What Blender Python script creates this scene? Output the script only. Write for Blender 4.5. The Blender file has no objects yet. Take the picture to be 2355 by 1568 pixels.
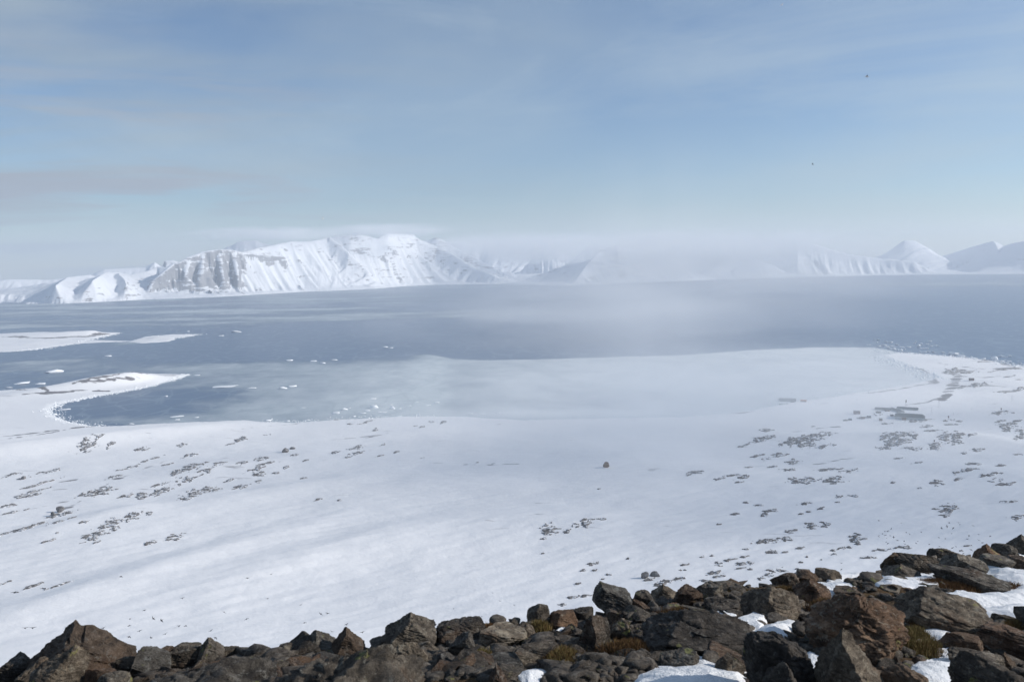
import bpy, bmesh, math, random
import numpy as np
from mathutils import Matrix, Vector

# ------------------------------------------------------------------ camera, world, sun
SC = bpy.context.scene
COL = SC.collection
W, H, F = 2355.0, 1568.0, 1900.0          # the photograph's frame (pixels) and focal length in the same units
EYE = 220.0                                # metres above the sea
PITCH = math.atan(182.0 / F)
ROLL = math.radians(1.0)
f_ = np.array([0, math.cos(PITCH), -math.sin(PITCH)])
u0 = np.array([0, math.sin(PITCH), math.cos(PITCH)])
r0 = np.array([1.0, 0, 0])
r_ = r0 * math.cos(ROLL) - u0 * math.sin(ROLL)
u_ = u0 * math.cos(ROLL) + r0 * math.sin(ROLL)
cam_d = bpy.data.cameras.new('camera')
cam = bpy.data.objects.new('camera', cam_d)
COL.objects.link(cam)
cam_d.sensor_width = 36.0
cam_d.lens = 36.0 * F / W
cam_d.clip_start = 0.1
cam_d.clip_end = 60000
cam.matrix_world = Matrix(((r_[0], u_[0], -f_[0], 0), (r_[1], u_[1], -f_[1], 0), (r_[2], u_[2], -f_[2], EYE), (0, 0, 0, 1)))
cam_d.dof.use_dof = True
cam_d.dof.focus_distance = 40.0
cam_d.dof.aperture_fstop = 5.6
SC.camera = cam

SUN_AZ = math.radians(89)                  # clockwise from the view direction (+Y)
SUN_EL = math.radians(25)
SKY_STRENGTH = 0.092
SUN_STRENGTH = 4.6
HAZE_DENSITY = 9.5e-5
EXPOSURE = 0.0

sd_ = bpy.data.lights.new('sun', 'SUN')
sd_.energy = SUN_STRENGTH
sd_.angle = math.radians(0.6)
sd_.color = (1.0, 0.945, 0.87)
sun = bpy.data.objects.new('sun', sd_)
COL.objects.link(sun)
sdir = Vector((math.sin(SUN_AZ) * math.cos(SUN_EL), math.cos(SUN_AZ) * math.cos(SUN_EL), math.sin(SUN_EL)))
sun.rotation_euler = sdir.to_track_quat('Z', 'Y').to_euler()
sun.location = (0, 0, 900)

def N(nt, typ, **kw):
    n = nt.nodes.new(typ)
    for k, v in kw.items():
        setattr(n, k, v)
    return n

def ramp(nt, src, stops):
    n = nt.nodes.new('ShaderNodeValToRGB')
    e = n.color_ramp.elements
    while len(e) < len(stops):
        e.new(0.5)
    for i, (p, c) in enumerate(stops):
        e[i].position = p
        if not hasattr(c, '__len__'):
            c = (c, c, c)
        e[i].color = (*c[:3], 1)
    nt.links.new(src, n.inputs['Fac'])
    return n

def mixc(nt, fac, a, b, blend='MIX'):
    n = nt.nodes.new('ShaderNodeMix')
    n.data_type = 'RGBA'
    n.blend_type = blend
    for s, v in ((n.inputs[0], fac), (n.inputs[6], a), (n.inputs[7], b)):
        if hasattr(v, 'is_linked') or hasattr(v, 'links'):
            nt.links.new(v, s)
        else:
            s.default_value = v if not hasattr(v, '__len__') else (*v[:3], 1)
    return n.outputs[2]

def math_(nt, op, a, b=None, c=None, clamp=False):
    n = nt.nodes.new('ShaderNodeMath')
    n.operation = op
    n.use_clamp = clamp
    for i, v in enumerate((a, b, c)):
        if v is None:
            continue
        if hasattr(v, 'links'):
            nt.links.new(v, n.inputs[i])
        else:
            n.inputs[i].default_value = v
    return n.outputs[0]

def noise_(nt, vec, scale, detail=6, rough=0.55, dist=0.0):
    n = nt.nodes.new('ShaderNodeTexNoise')
    n.inputs['Scale'].default_value = scale
    n.inputs['Detail'].default_value = detail
    n.inputs['Roughness'].default_value = rough
    n.inputs['Distortion'].default_value = dist
    if vec is not None:
        nt.links.new(vec, n.inputs['Vector'])
    return n.outputs['Fac']

def mapping_(nt, vec, scale=(1, 1, 1), rot=(0, 0, 0), loc=(0, 0, 0)):
    n = nt.nodes.new('ShaderNodeMapping')
    n.inputs['Scale'].default_value = scale
    n.inputs['Rotation'].default_value = rot
    n.inputs['Location'].default_value = loc
    nt.links.new(vec, n.inputs['Vector'])
    return n.outputs['Vector']

world = bpy.data.worlds.new('World')
SC.world = world
world.use_nodes = True
wn = world.node_tree
wn.nodes.clear()
sky = N(wn, 'ShaderNodeTexSky', sky_type='NISHITA')
sky.sun_disc = False
sky.sun_elevation = SUN_EL
sky.sun_rotation = SUN_AZ
sky.altitude = 200
sky.air_density = 1.0
sky.dust_density = 0.1
sky.ozone_density = 1.5
geo = N(wn, 'ShaderNodeTexCoord')
sep = N(wn, 'ShaderNodeSeparateXYZ')
wn.links.new(geo.outputs['Generated'], sep.inputs[0])
dz = math_(wn, 'ADD', math_(wn, 'MAXIMUM', sep.outputs['Z'], 0.0), 0.10)
cx_ = math_(wn, 'DIVIDE', sep.outputs['X'], dz)
cy_ = math_(wn, 'DIVIDE', sep.outputs['Y'], dz)
comb = N(wn, 'ShaderNodeCombineXYZ')
wn.links.new(cx_, comb.inputs[0])
wn.links.new(cy_, comb.inputs[1])
v1 = mapping_(wn, comb.outputs[0], (0.42, 0.30, 1), (0, 0, 0.25), (3.1, 0.7, 0))
cl = noise_(wn, v1, 1.3, 7, 0.52, 0.6)
veil = ramp(wn, cl, [(0.40, 0.0), (0.66, 1.0)])
v2 = mapping_(wn, comb.outputs[0], (0.25, 0.55, 1), (0, 0, -0.2), (7.4, 2.2, 0))
cl2 = noise_(wn, v2, 1.1, 5, 0.5, 0.3)
left = ramp(wn, sep.outputs['X'], [(0.0, 1.0), (1.0, 0.0)])
left.color_ramp.elements[0].position = 0.0
mleft = math_(wn, 'MULTIPLY_ADD', sep.outputs['X'], -1.6, 0.25, clamp=True)
greyc = ramp(wn, cl2, [(0.50, 0.0), (0.60, 1.0)])
skyb = mixc(wn, 1.0, sky.outputs[0], (0.79, 0.95, 1.15), 'MULTIPLY')
veilf = math_(wn, 'MULTIPLY', veil.outputs[0], 0.34)
c1 = mixc(wn, veilf, skyb, (4.7, 5.9, 6.6))
gf = math_(wn, 'MULTIPLY', math_(wn, 'MULTIPLY', greyc.outputs[0], mleft), 0.7)
c2 = mixc(wn, gf, c1, (3.7, 4.45, 5.0))
# thin flat streaks of grey cloud low on the left, and pale wisps above them
st = noise_(wn, mapping_(wn, geo.outputs['Generated'], (2.6, 2.6, 26.0), (0.05, 0.03, 0)), 1.0, 5, 0.55, 0.35)
stm = ramp(wn, st, [(0.49, 0.0), (0.60, 1.0)])
lo_ = math_(wn, 'MULTIPLY', math_(wn, 'MULTIPLY_ADD', sep.outputs['X'], -3.2, -0.15, clamp=True), ramp(wn, sep.outputs['Z'], [(0.03, 0.0), (0.07, 1.0), (0.15, 1.0), (0.26, 0.0)]).outputs[0])
c2 = mixc(wn, math_(wn, 'MULTIPLY', math_(wn, 'MULTIPLY', stm.outputs[0], lo_), 0.85), c2, (3.8, 4.2, 4.95))
wi = noise_(wn, mapping_(wn, geo.outputs['Generated'], (1.6, 2.0, 9.0), (0.2, 0.25, 0.1), (2.2, 0.4, 1.0)), 1.0, 8, 0.6, 0.9)
wim = ramp(wn, wi, [(0.46, 0.0), (0.70, 1.0)])
c2 = mixc(wn, math_(wn, 'MULTIPLY', wim.outputs[0], 0.38), c2, (5.2, 6.3, 7.0))
bg = N(wn, 'ShaderNodeBackground')
bg.inputs['Strength'].default_value = SKY_STRENGTH
wn.links.new(c2, bg.inputs['Color'])
wo = N(wn, 'ShaderNodeOutputWorld')
wn.links.new(bg.outputs[0], wo.inputs['Surface'])

SC.view_settings.view_transform = 'Standard'
SC.view_settings.look = 'None'
SC.view_settings.gamma = 1.0
SC.view_settings.exposure = EXPOSURE
SC.view_settings.use_curve_mapping = False
try:
    SC.cycles.volume_bounces = 3
    SC.cycles.max_bounces = 7
    SC.cycles.diffuse_bounces = 3
    SC.cycles.transparent_max_bounces = 64
    SC.cycles.use_denoising = True
except Exception:
    pass

# ------------------------------------------------------------------ numeric helpers
def smooth(a, b, x):
    t = np.clip((x - a) / (b - a), 0, 1)
    return t * t * (3 - 2 * t)

def _hash(ix, iy, iz, seed):
    h = (ix.astype(np.int64) * 374761393 + iy.astype(np.int64) * 668265263 + iz.astype(np.int64) * 2147483647 + seed * 1274126177) & 0xffffffff
    h = ((h ^ (h >> 13)) * 1274126177) & 0xffffffff
    h = (h ^ (h >> 16)) & 0xffffffff
    return h / 4294967295.0 * 2 - 1

def vnoise2(x, y, seed=0):
    """smooth gradient-like noise in -1..1"""
    ix = np.floor(x); iy = np.floor(y)
    fx = x - ix; fy = y - iy
    ux = fx * fx * fx * (fx * (fx * 6 - 15) + 10); uy = fy * fy * fy * (fy * (fy * 6 - 15) + 10)
    z = np.zeros_like(ix)
    def g(ax, ay):
        a = _hash(ix + ax, iy + ay, z, seed) * math.pi
        return np.cos(a) * (fx - ax) + np.sin(a) * (fy - ay)
    n00 = g(0, 0); n10 = g(1, 0); n01 = g(0, 1); n11 = g(1, 1)
    return 1.5 * ((n00 * (1 - ux) + n10 * ux) * (1 - uy) + (n01 * (1 - ux) + n11 * ux) * uy)

def vnoise3(x, y, z, seed=0):
    ix = np.floor(x); iy = np.floor(y); iz = np.floor(z)
    fx = x - ix; fy = y - iy; fz = z - iz
    ux, uy, uz = [t * t * (3 - 2 * t) for t in (fx, fy, fz)]
    r = 0
    for ax in (0, 1):
        for ay in (0, 1):
            for az in (0, 1):
                w = (ux if ax else 1 - ux) * (uy if ay else 1 - uy) * (uz if az else 1 - uz)
                r = r + w * _hash(ix + ax, iy + ay, iz + az, seed)
    return r

def fbm2(x, y, oct=4, seed=0, gain=0.5, lac=2.03):
    s = 0; a = 1.0; t = 0
    for i in range(oct):
        s = s + a * vnoise2(x + 17.3 * i, y - 9.1 * i, seed + i)
        t += a; a *= gain; x = x * lac; y = y * lac
    return s / t

def fbm3(x, y, z, oct=4, seed=0, gain=0.5):
    s = 0; a = 1.0; t = 0
    for i in range(oct):
        s = s + a * vnoise3(x, y, z, seed + i)
        t += a; a *= gain; x = x * 2.03 + 5.1; y = y * 2.03 - 3.3; z = z * 2.03 + 1.7
    return s / t

def horizon(px):
    return 602.0 - (px - 1177.5) * math.tan(ROLL)

def ray(px, py):
    return f_[None] * F + r_[None] * (np.atleast_1d(px)[:, None] - W / 2) + u_[None] * (H / 2 - np.atleast_1d(py)[:, None])

def at_z(px, py, z=0.0):
    d = ray(np.asarray(px, float), np.asarray(py, float))
    t = (z - EYE) / d[:, 2]
    return np.stack([d[:, 0] * t, d[:, 1] * t], 1)

def at_dist(px, py, dist):
    """point seen along a ray at a horizontal distance -> x, y, z"""
    d = ray(np.asarray(px, float), np.asarray(py, float))
    t = np.asarray(dist, float) / np.hypot(d[:, 0], d[:, 1])
    return np.stack([d[:, 0] * t, d[:, 1] * t, EYE + d[:, 2] * t], 1)

def project(x, y, z):
    v = np.stack([x, y, z - EYE], -1)
    a = v @ f_
    return W / 2 + F * (v @ r_) / a, H / 2 - F * (v @ u_) / a

def seg_dist(x, y, pts, closed=False, extra=None):
    """distance to polyline; also interpolated extra value"""
    best = np.full(x.shape, 1e12); val = None if extra is None else np.zeros(x.shape)
    n = len(pts)
    for i in range(n if closed else n - 1):
        a = pts[i]; b = pts[(i + 1) % n]
        dx, dy = b[0] - a[0], b[1] - a[1]
        L = dx * dx + dy * dy + 1e-9
        t = np.clip(((x - a[0]) * dx + (y - a[1]) * dy) / L, 0, 1)
        d = (x - a[0] - t * dx) ** 2 + (y - a[1] - t * dy) ** 2
        m = d < best
        best = np.where(m, d, best)
        if extra is not None:
            val = np.where(m, extra[i] * (1 - t) + extra[(i + 1) % n] * t, val)
    return np.sqrt(best) if extra is None else (np.sqrt(best), val)

def inside(x, y, pts):
    c = np.zeros(x.shape, bool)
    n = len(pts)
    for i in range(n):
        x1, y1 = pts[i]; x2, y2 = pts[(i + 1) % n]
        if y1 == y2:
            continue
        m = ((y1 > y) != (y2 > y)) & (x < (x2 - x1) * (y - y1) / (y2 - y1) + x1)
        c ^= m
    return c

def sdist(x, y, pts):
    d = seg_dist(x, y, pts, True)
    return np.where(inside(x, y, pts), d, -d)

# ------------------------------------------------------------------ object helpers
def tag(o, label=None, cat=None, group=None, kind=None):
    if label: o['label'] = label
    if cat: o['category'] = cat
    if group: o['group'] = group
    if kind: o['kind'] = kind
    return o

def mesh_np(name, verts, faces, mat=None, shade=False, attrs=None, parent=None, loc=None):
    me = bpy.data.meshes.new(name)
    verts = np.asarray(verts, np.float32); faces = np.asarray(faces, np.int32)
    k = faces.shape[1]
    me.vertices.add(len(verts)); me.vertices.foreach_set('co', verts.ravel())
    me.loops.add(faces.size); me.loops.foreach_set('vertex_index', faces.ravel())
    me.polygons.add(len(faces))
    me.polygons.foreach_set('loop_start', np.arange(len(faces), dtype=np.int32) * k)
    me.polygons.foreach_set('loop_total', np.full(len(faces), k, np.int32))
    if shade:
        me.polygons.foreach_set('use_smooth', np.ones(len(faces), bool))
    for nme, arr in (attrs or {}).items():
        a = me.attributes.new(nme, 'FLOAT', 'POINT')
        a.data.foreach_set('value', np.asarray(arr, np.float32).ravel())
    me.update(calc_edges=True)
    if mat: me.materials.append(mat)
    o = bpy.data.objects.new(name, me)
    COL.objects.link(o)
    if parent: o.parent = parent
    if loc is not None: o.location = loc
    return o

def grid_faces(nu, nv):
    i = np.arange(nu * nv).reshape(nv, nu)
    return np.stack([i[:-1, :-1], i[:-1, 1:], i[1:, 1:], i[1:, :-1]], -1).reshape(-1, 4)

class MB:
    """collects simple solids into one mesh"""
    def __init__(s): s.v = []; s.f = []
    def box(s, c, size, rz=0.0, taper=1.0):
        n = len(s.v)
        for sz in (-1, 1):
            for sx, sy in ((-1, -1), (1, -1), (1, 1), (-1, 1)):
                k = taper if sz > 0 else 1
                x, y = sx * size[0] / 2 * k, sy * size[1] / 2 * k
                s.v.append((c[0] + x * math.cos(rz) - y * math.sin(rz), c[1] + x * math.sin(rz) + y * math.cos(rz), c[2] + sz * size[2] / 2))
        for q in ((3, 2, 1, 0), (4, 5, 6, 7), (0, 1, 5, 4), (1, 2, 6, 5), (2, 3, 7, 6), (3, 0, 4, 7)):
            s.f.append(tuple(n + i for i in q))
        return s
    def poly(s, pts, faces):
        n = len(s.v); s.v += [tuple(p) for p in pts]
        s.f += [tuple(n + i for i in q) for q in faces]
        return s
    def tube(s, a, b, ra, rb=None, k=8):
        rb = ra if rb is None else rb
        a = Vector(a); b = Vector(b); d = (b - a).normalized()
        e = d.orthogonal().normalized(); g = d.cross(e)
        n = len(s.v)
        for p, r in ((a, ra), (b, rb)):
            for i in range(k):
                t = 2 * math.pi * i / k
                s.v.append(tuple(p + (e * math.cos(t) + g * math.sin(t)) * r))
        for i in range(k):
            j = (i + 1) % k
            s.f.append((n + i, n + j, n + k + j, n + k + i))
        s.f.append(tuple(n + i for i in range(k))[::-1]); s.f.append(tuple(n + k + i for i in range(k)))
        return s
    def build(s, name, mat, parent=None, loc=None):
        me = bpy.data.meshes.new(name)
        me.from_pydata(s.v, [], s.f); me.update()
        me.materials.append(mat)
        o = bpy.data.objects.new(name, me); COL.objects.link(o)
        if parent: o.parent = parent
        if loc is not None: o.location = loc
        return o

def empty(name, loc, rz=0.0):
    o = bpy.data.objects.new(name, None); COL.objects.link(o)
    o.location = loc; o.rotation_euler = (0, 0, rz); o.empty_display_size = 0.5
    return o

# ------------------------------------------------------------------ materials
def new_mat(name):
    m = bpy.data.materials.new(name); m.use_nodes = True
    nt = m.node_tree; nt.nodes.clear()
    b = N(nt, 'ShaderNodeBsdfPrincipled'); o = N(nt, 'ShaderNodeOutputMaterial')
    nt.links.new(b.outputs[0], o.inputs[0])
    b.inputs['Specular IOR Level'].default_value = 0.3
    return m, nt, b

def bump_(nt, b, h, strength, dist):
    n = N(nt, 'ShaderNodeBump')
    n.inputs['Strength'].default_value = strength
    n.inputs['Distance'].default_value = dist
    nt.links.new(h, n.inputs['Height'])
    nt.links.new(n.outputs[0], b.inputs['Normal'])

def plain(name, col, rough=0.6, metal=0.0, var=0.15, scale=3.0):
    m, nt, b = new_mat(name)
    tc = N(nt, 'ShaderNodeTexCoord')
    f = noise_(nt, tc.outputs['Object'], scale, 4)
    lo = tuple(c * (1 - var) for c in col); hi = tuple(min(1, c * (1 + var)) for c in col)
    r = ramp(nt, f, [(0.3, lo), (0.7, hi)])
    nt.links.new(r.outputs[0], b.inputs['Base Color'])
    b.inputs['Roughness'].default_value = rough; b.inputs['Metallic'].default_value = metal
    return m

SNOW = (0.80, 0.82, 0.86)

def mat_plain_snow():
    m, nt, b = new_mat('plain_snow')
    tc = N(nt, 'ShaderNodeTexCoord')
    P = tc.outputs['Object']
    at = N(nt, 'ShaderNodeAttribute', attribute_name='gravel')
    at2 = N(nt, 'ShaderNodeAttribute', attribute_name='shore')
    # wind-blown gravel and pebbles showing through, stretched along the wind
    v = mapping_(nt, P, (0.018, 0.075, 0.03), (0, 0, math.radians(-14)))
    n1 = noise_(nt, v, 1.0, 9, 0.62, 0.4)
    g = math_(nt, 'ADD', n1, at.outputs['Fac'])
    gr = ramp(nt, g, [(0.66, 0.0), (0.78, 1.0)])
    big = noise_(nt, P, 0.006, 3)
    tone = ramp(nt, big, [(0.35, (0.83, 0.83, 0.84)), (0.65, (0.89, 0.885, 0.89))])
    dark = ramp(nt, noise_(nt, P, 0.4, 4), [(0.3, (0.12, 0.115, 0.12)), (0.7, (0.25, 0.24, 0.25))])
    c = mixc(nt, gr.outputs[0], tone.outputs[0], dark.outputs[0])
    c = mixc(nt, at2.outputs['Fac'], c, (0.86, 0.87, 0.88))
    nt.links.new(c, b.inputs['Base Color'])
    b.inputs['Roughness'].default_value = 0.75
    v2 = mapping_(nt, P, (0.05, 0.16, 0.05), (0, 0, math.radians(-32)))
    s1 = noise_(nt, v2, 1.0, 6, 0.6, 0.3)
    s2 = noise_(nt, P, 0.55, 5, 0.6)
    hh = math_(nt, 'MULTIPLY_ADD', s1, 3.0, s2)
    bump_(nt, b, hh, 0.4, 0.5)
    return m

def mat_mountain():
    m, nt, b = new_mat('mountain_snow_and_rock')
    g = N(nt, 'ShaderNodeNewGeometry')
    tc = N(nt, 'ShaderNodeTexCoord'); P = tc.outputs['Object']
    at = N(nt, 'ShaderNodeAttribute', attribute_name='rock')
    sp = N(nt, 'ShaderNodeSeparateXYZ'); nt.links.new(g.outputs['True Normal'], sp.inputs[0])
    st = math_(nt, 'SUBTRACT', 0.83, sp.outputs['Z'])
    n1 = noise_(nt, P, 0.012, 8, 0.65)
    v = mapping_(nt, P, (0.006, 0.006, 0.045))
    n2 = noise_(nt, v, 1.0, 6, 0.6, 0.5)
    k = math_(nt, 'MULTIPLY_ADD', st, 0.9, math_(nt, 'MULTIPLY_ADD', n1, 1.5, math_(nt, 'MULTIPLY_ADD', n2, 2.0, -0.35)))
    k = math_(nt, 'MULTIPLY_ADD', at.outputs['Fac'], 1.5, k)
    r = ramp(nt, math_(nt, 'MULTIPLY', k, 0.5), [(0.92, 0.0), (0.99, 0.8)])
    rc = ramp(nt, n2, [(0.3, (0.10, 0.105, 0.12)), (0.7, (0.21, 0.205, 0.215))])
    c = mixc(nt, r.outputs[0], (0.80, 0.82, 0.86), rc.outputs[0])
    nt.links.new(c, b.inputs['Base Color'])
    b.inputs['Roughness'].default_value = 0.8
    bump_(nt, b, n1, 0.7, 12.0)
    return m

def mat_water():
    m, nt, b = new_mat('sea_water_and_slush')
    tc = N(nt, 'ShaderNodeTexCoord'); P = tc.outputs['Object']
    at = N(nt, 'ShaderNodeAttribute', attribute_name='ice')
    v = mapping_(nt, P, (0.0035, 0.006, 0.01), (0, 0, math.radians(-8)))
    n1 = noise_(nt, v, 1.0, 9, 0.62, 0.8)
    n3 = noise_(nt, mapping_(nt, P, (0.02, 0.012, 0.01), (0, 0, 0.5)), 1.0, 7, 0.65, 0.2)
    n = math_(nt, 'ADD', math_(nt, 'MULTIPLY', math_(nt, 'SUBTRACT', n1, 0.5), 1.0), math_(nt, 'MULTIPLY', math_(nt, 'SUBTRACT', n3, 0.5), 0.5))
    k = math_(nt, 'ADD', at.outputs['Fac'], n)
    fac = ramp(nt, k, [(0.16, 0.0), (0.45, 0.6), (0.95, 1.0)])
    ice = ramp(nt, n3, [(0.3, (0.46, 0.53, 0.56)), (0.7, (0.60, 0.65, 0.67))])
    c = mixc(nt, fac.outputs[0], (0.035, 0.09, 0.185), ice.outputs[0])
    solid = N(nt, 'ShaderNodeAttribute', attribute_name='solid')
    vo = N(nt, 'ShaderNodeTexVoronoi', feature='DISTANCE_TO_EDGE'); vo.inputs['Scale'].default_value = 0.022; vo.inputs['Randomness'].default_value = 1.0
    nt.links.new(mapping_(nt, P, (1, 0.7, 1)), vo.inputs['Vector'])
    cr = ramp(nt, math_(nt, 'ADD', vo.outputs['Distance'], math_(nt, 'MULTIPLY', math_(nt, 'SUBTRACT', n3, 0.5), 0.25)), [(0.0, 0.35), (0.06, 0.0)])
    c = mixc(nt, cr.outputs[0], c, (0.30, 0.37, 0.41))
    c = mixc(nt, math_(nt, 'MULTIPLY', solid.outputs['Fac'], math_(nt, 'MULTIPLY_ADD', n3, 0.9, 0.55, clamp=True)), c, (0.84, 0.86, 0.87))
    nt.links.new(c, b.inputs['Base Color'])
    ro = ramp(nt, math_(nt, 'MAXIMUM', fac.outputs[0], solid.outputs['Fac']), [(0.0, 0.28), (0.6, 0.65)])
    nt.links.new(ro.outputs[0], b.inputs['Roughness'])
    w = noise_(nt, mapping_(nt, P, (0.25, 0.5, 0.3)), 1.0, 5, 0.6)
    bump_(nt, b, w, 0.35, 0.5)
    return m

def mat_ice():
    m, nt, b = new_mat('drift_ice')
    tc = N(nt, 'ShaderNodeTexCoord'); P = tc.outputs['Object']
    r = ramp(nt, noise_(nt, P, 0.5, 4), [(0.3, (0.84, 0.88, 0.90)), (0.6, (0.92, 0.93, 0.94))])
    nt.links.new(r.outputs[0], b.inputs['Base Color'])
    b.inputs['Roughness'].default_value = 0.55
    bump_(nt, b, noise_(nt, P, 1.5, 4), 0.15, 0.2)
    return m

def mat_outcrop():
    m, nt, b = new_mat('outcrop_rock')
    tc = N(nt, 'ShaderNodeTexCoord'); P = tc.outputs['Object']
    oi = N(nt, 'ShaderNodeObjectInfo')
    n1 = noise_(nt, P, 0.5, 7, 0.65)
    n2 = noise_(nt, mapping_(nt, P, (0.25, 0.6, 0.5)), 1.0, 5, 0.6)
    rc = ramp(nt, n1, [(0.3, (0.08, 0.075, 0.075)), (0.5, (0.16, 0.15, 0.145)), (0.7, (0.30, 0.29, 0.285))])
    g = N(nt, 'ShaderNodeNewGeometry'); sp = N(nt, 'ShaderNodeSeparateXYZ'); nt.links.new(g.outputs['Normal'], sp.inputs[0])
    k = math_(nt, 'ADD', n2, math_(nt, 'MULTIPLY', sp.outputs['Z'], 0.22))
    s = ramp(nt, k, [(0.74, 0.0), (0.80, 1.0)])
    c = mixc(nt, s.outputs[0], rc.outputs[0], SNOW)
    nt.links.new(c, b.inputs['Base Color'])
    b.inputs['Roughness'].default_value = 0.85
    bump_(nt, b, n1, 0.9, 0.8)
    return m

def mat_boulder(name, dark, mid, light, rust=0.3, lichen=0.6, strata=0.35):
    m, nt, b = new_mat(name)
    tc = N(nt, 'ShaderNodeTexCoord'); P0 = tc.outputs['Object']
    oi = N(nt, 'ShaderNodeObjectInfo')
    off = N(nt, 'ShaderNodeVectorMath', operation='ADD')
    cmb = N(nt, 'ShaderNodeCombineXYZ')
    rr = math_(nt, 'MULTIPLY', oi.outputs['Random'], 37.0)
    for i in range(3): nt.links.new(rr, cmb.inputs[i])
    nt.links.new(P0, off.inputs[0]); nt.links.new(cmb.outputs[0], off.inputs[1])
    P = off.outputs[0]
    n1 = noise_(nt, P, 9.0, 11, 0.78)
    n0 = noise_(nt, P, 1.9, 5, 0.6, 0.5)
    base = ramp(nt, n1, [(0.36, dark), (0.5, mid), (0.63, light)])
    rustm = ramp(nt, n0, [(0.60 - rust * 0.25, 0.0), (0.78 - rust * 0.15, 1.0)])
    c = mixc(nt, math_(nt, 'MULTIPLY', rustm.outputs[0], 0.75), base.outputs[0], (0.15, 0.085, 0.05))
    # foliation streaks
    ly = noise_(nt, mapping_(nt, P, (1.5, 2.0, 16.0), (0.5, 0.25, 0.0)), 1.0, 6, 0.6, 0.8)
    lyr = ramp(nt, ly, [(0.42, 0.45), (0.58, 1.25)])
    c = mixc(nt, strata, c, mixc(nt, 1.0, c, lyr.outputs[0], 'MULTIPLY'))
    # black crustose lichen, pale grey lichen, yellow-green lichen
    bl = ramp(nt, noise_(nt, P, 11.0, 6, 0.7, 0.4), [(0.56, 0.0), (0.62, 1.0)])
    c = mixc(nt, math_(nt, 'MULTIPLY', bl.outputs[0], 0.65), c, (0.022, 0.021, 0.02))
    wl = ramp(nt, noise_(nt, P, 17.0, 5, 0.7), [(0.57, 0.0), (0.63, 1.0)])
    c = mixc(nt, math_(nt, 'MULTIPLY', wl.outputs[0], 0.75 * lichen), c, (0.38, 0.37, 0.33))
    yv = noise_(nt, mapping_(nt, P, (1, 1, 1), (0, 0, 0), (9, 4, 2)), 5.5, 6, 0.65)
    yl = ramp(nt, yv, [(0.635, 0.0), (0.665, 1.0)])
    c = mixc(nt, math_(nt, 'MULTIPLY', yl.outputs[0], lichen), c, (0.30, 0.31, 0.11))
    # every stone its own tone: some warm and pale, some cool and dark
    tint = ramp(nt, oi.outputs['Random'], [(0.0, (0.72, 0.70, 0.70)), (0.3, (1.15, 1.05, 0.92)), (0.55, (0.85, 0.88, 0.92)), (0.8, (1.45, 1.36, 1.22)), (1.0, (0.95, 0.82, 0.70))])
    c = mixc(nt, 1.0, c, tint.outputs[0], 'MULTIPLY')
    nt.links.new(c, b.inputs['Base Color'])
    b.inputs['Roughness'].default_value = 0.82
    hh = math_(nt, 'ADD', math_(nt, 'MULTIPLY', n1, 1.0), math_(nt, 'ADD', math_(nt, 'MULTIPLY', ly, strata), math_(nt, 'MULTIPLY', noise_(nt, P, 38.0, 4, 0.7), 0.25)))
    bump_(nt, b, hh, 1.0, 0.085)
    return m

def mat_ground():
    m, nt, b = new_mat('stony_mossy_ground')
    tc = N(nt, 'ShaderNodeTexCoord'); P = tc.outputs['Object']
    n1 = noise_(nt, P, 7.0, 9, 0.7)
    n2 = noise_(nt, P, 1.3, 5, 0.6, 0.4)
    stone = ramp(nt, n1, [(0.3, (0.022, 0.02, 0.018)), (0.5, (0.075, 0.065, 0.055)), (0.75, (0.20, 0.18, 0.16))])
    moss = ramp(nt, noise_(nt, P, 24.0, 5, 0.7), [(0.3, (0.035, 0.022, 0.012)), (0.55, (0.12, 0.07, 0.03)), (0.8, (0.20, 0.15, 0.06))])
    f = ramp(nt, n2, [(0.46, 0.0), (0.56, 1.0)])
    c = mixc(nt, f.outputs[0], stone.outputs[0], moss.outputs[0])
    nt.links.new(c, b.inputs['Base Color'])
    b.inputs['Roughness'].default_value = 0.95
    bump_(nt, b, math_(nt, 'ADD', n1, noise_(nt, P, 30.0, 4, 0.7)), 1.0, 0.06)
    return m

def mat_near_snow():
    m, nt, b = new_mat('old_granular_snow')
    tc = N(nt, 'ShaderNodeTexCoord'); P = tc.outputs['Object']
    r = ramp(nt, noise_(nt, P, 4.0, 4), [(0.3, (0.74, 0.755, 0.78)), (0.7, (0.85, 0.855, 0.86))])
    nt.links.new(r.outputs[0], b.inputs['Base Color'])
    b.inputs['Roughness'].default_value = 0.6
    b.inputs['Subsurface Weight'].default_value = 0.0
    g = noise_(nt, P, 55.0, 3, 0.7); h = noise_(nt, P, 9.0, 4, 0.6)
    bump_(nt, b, math_(nt, 'MULTIPLY_ADD', h, 2.0, g), 0.8, 0.02)
    return m

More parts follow.
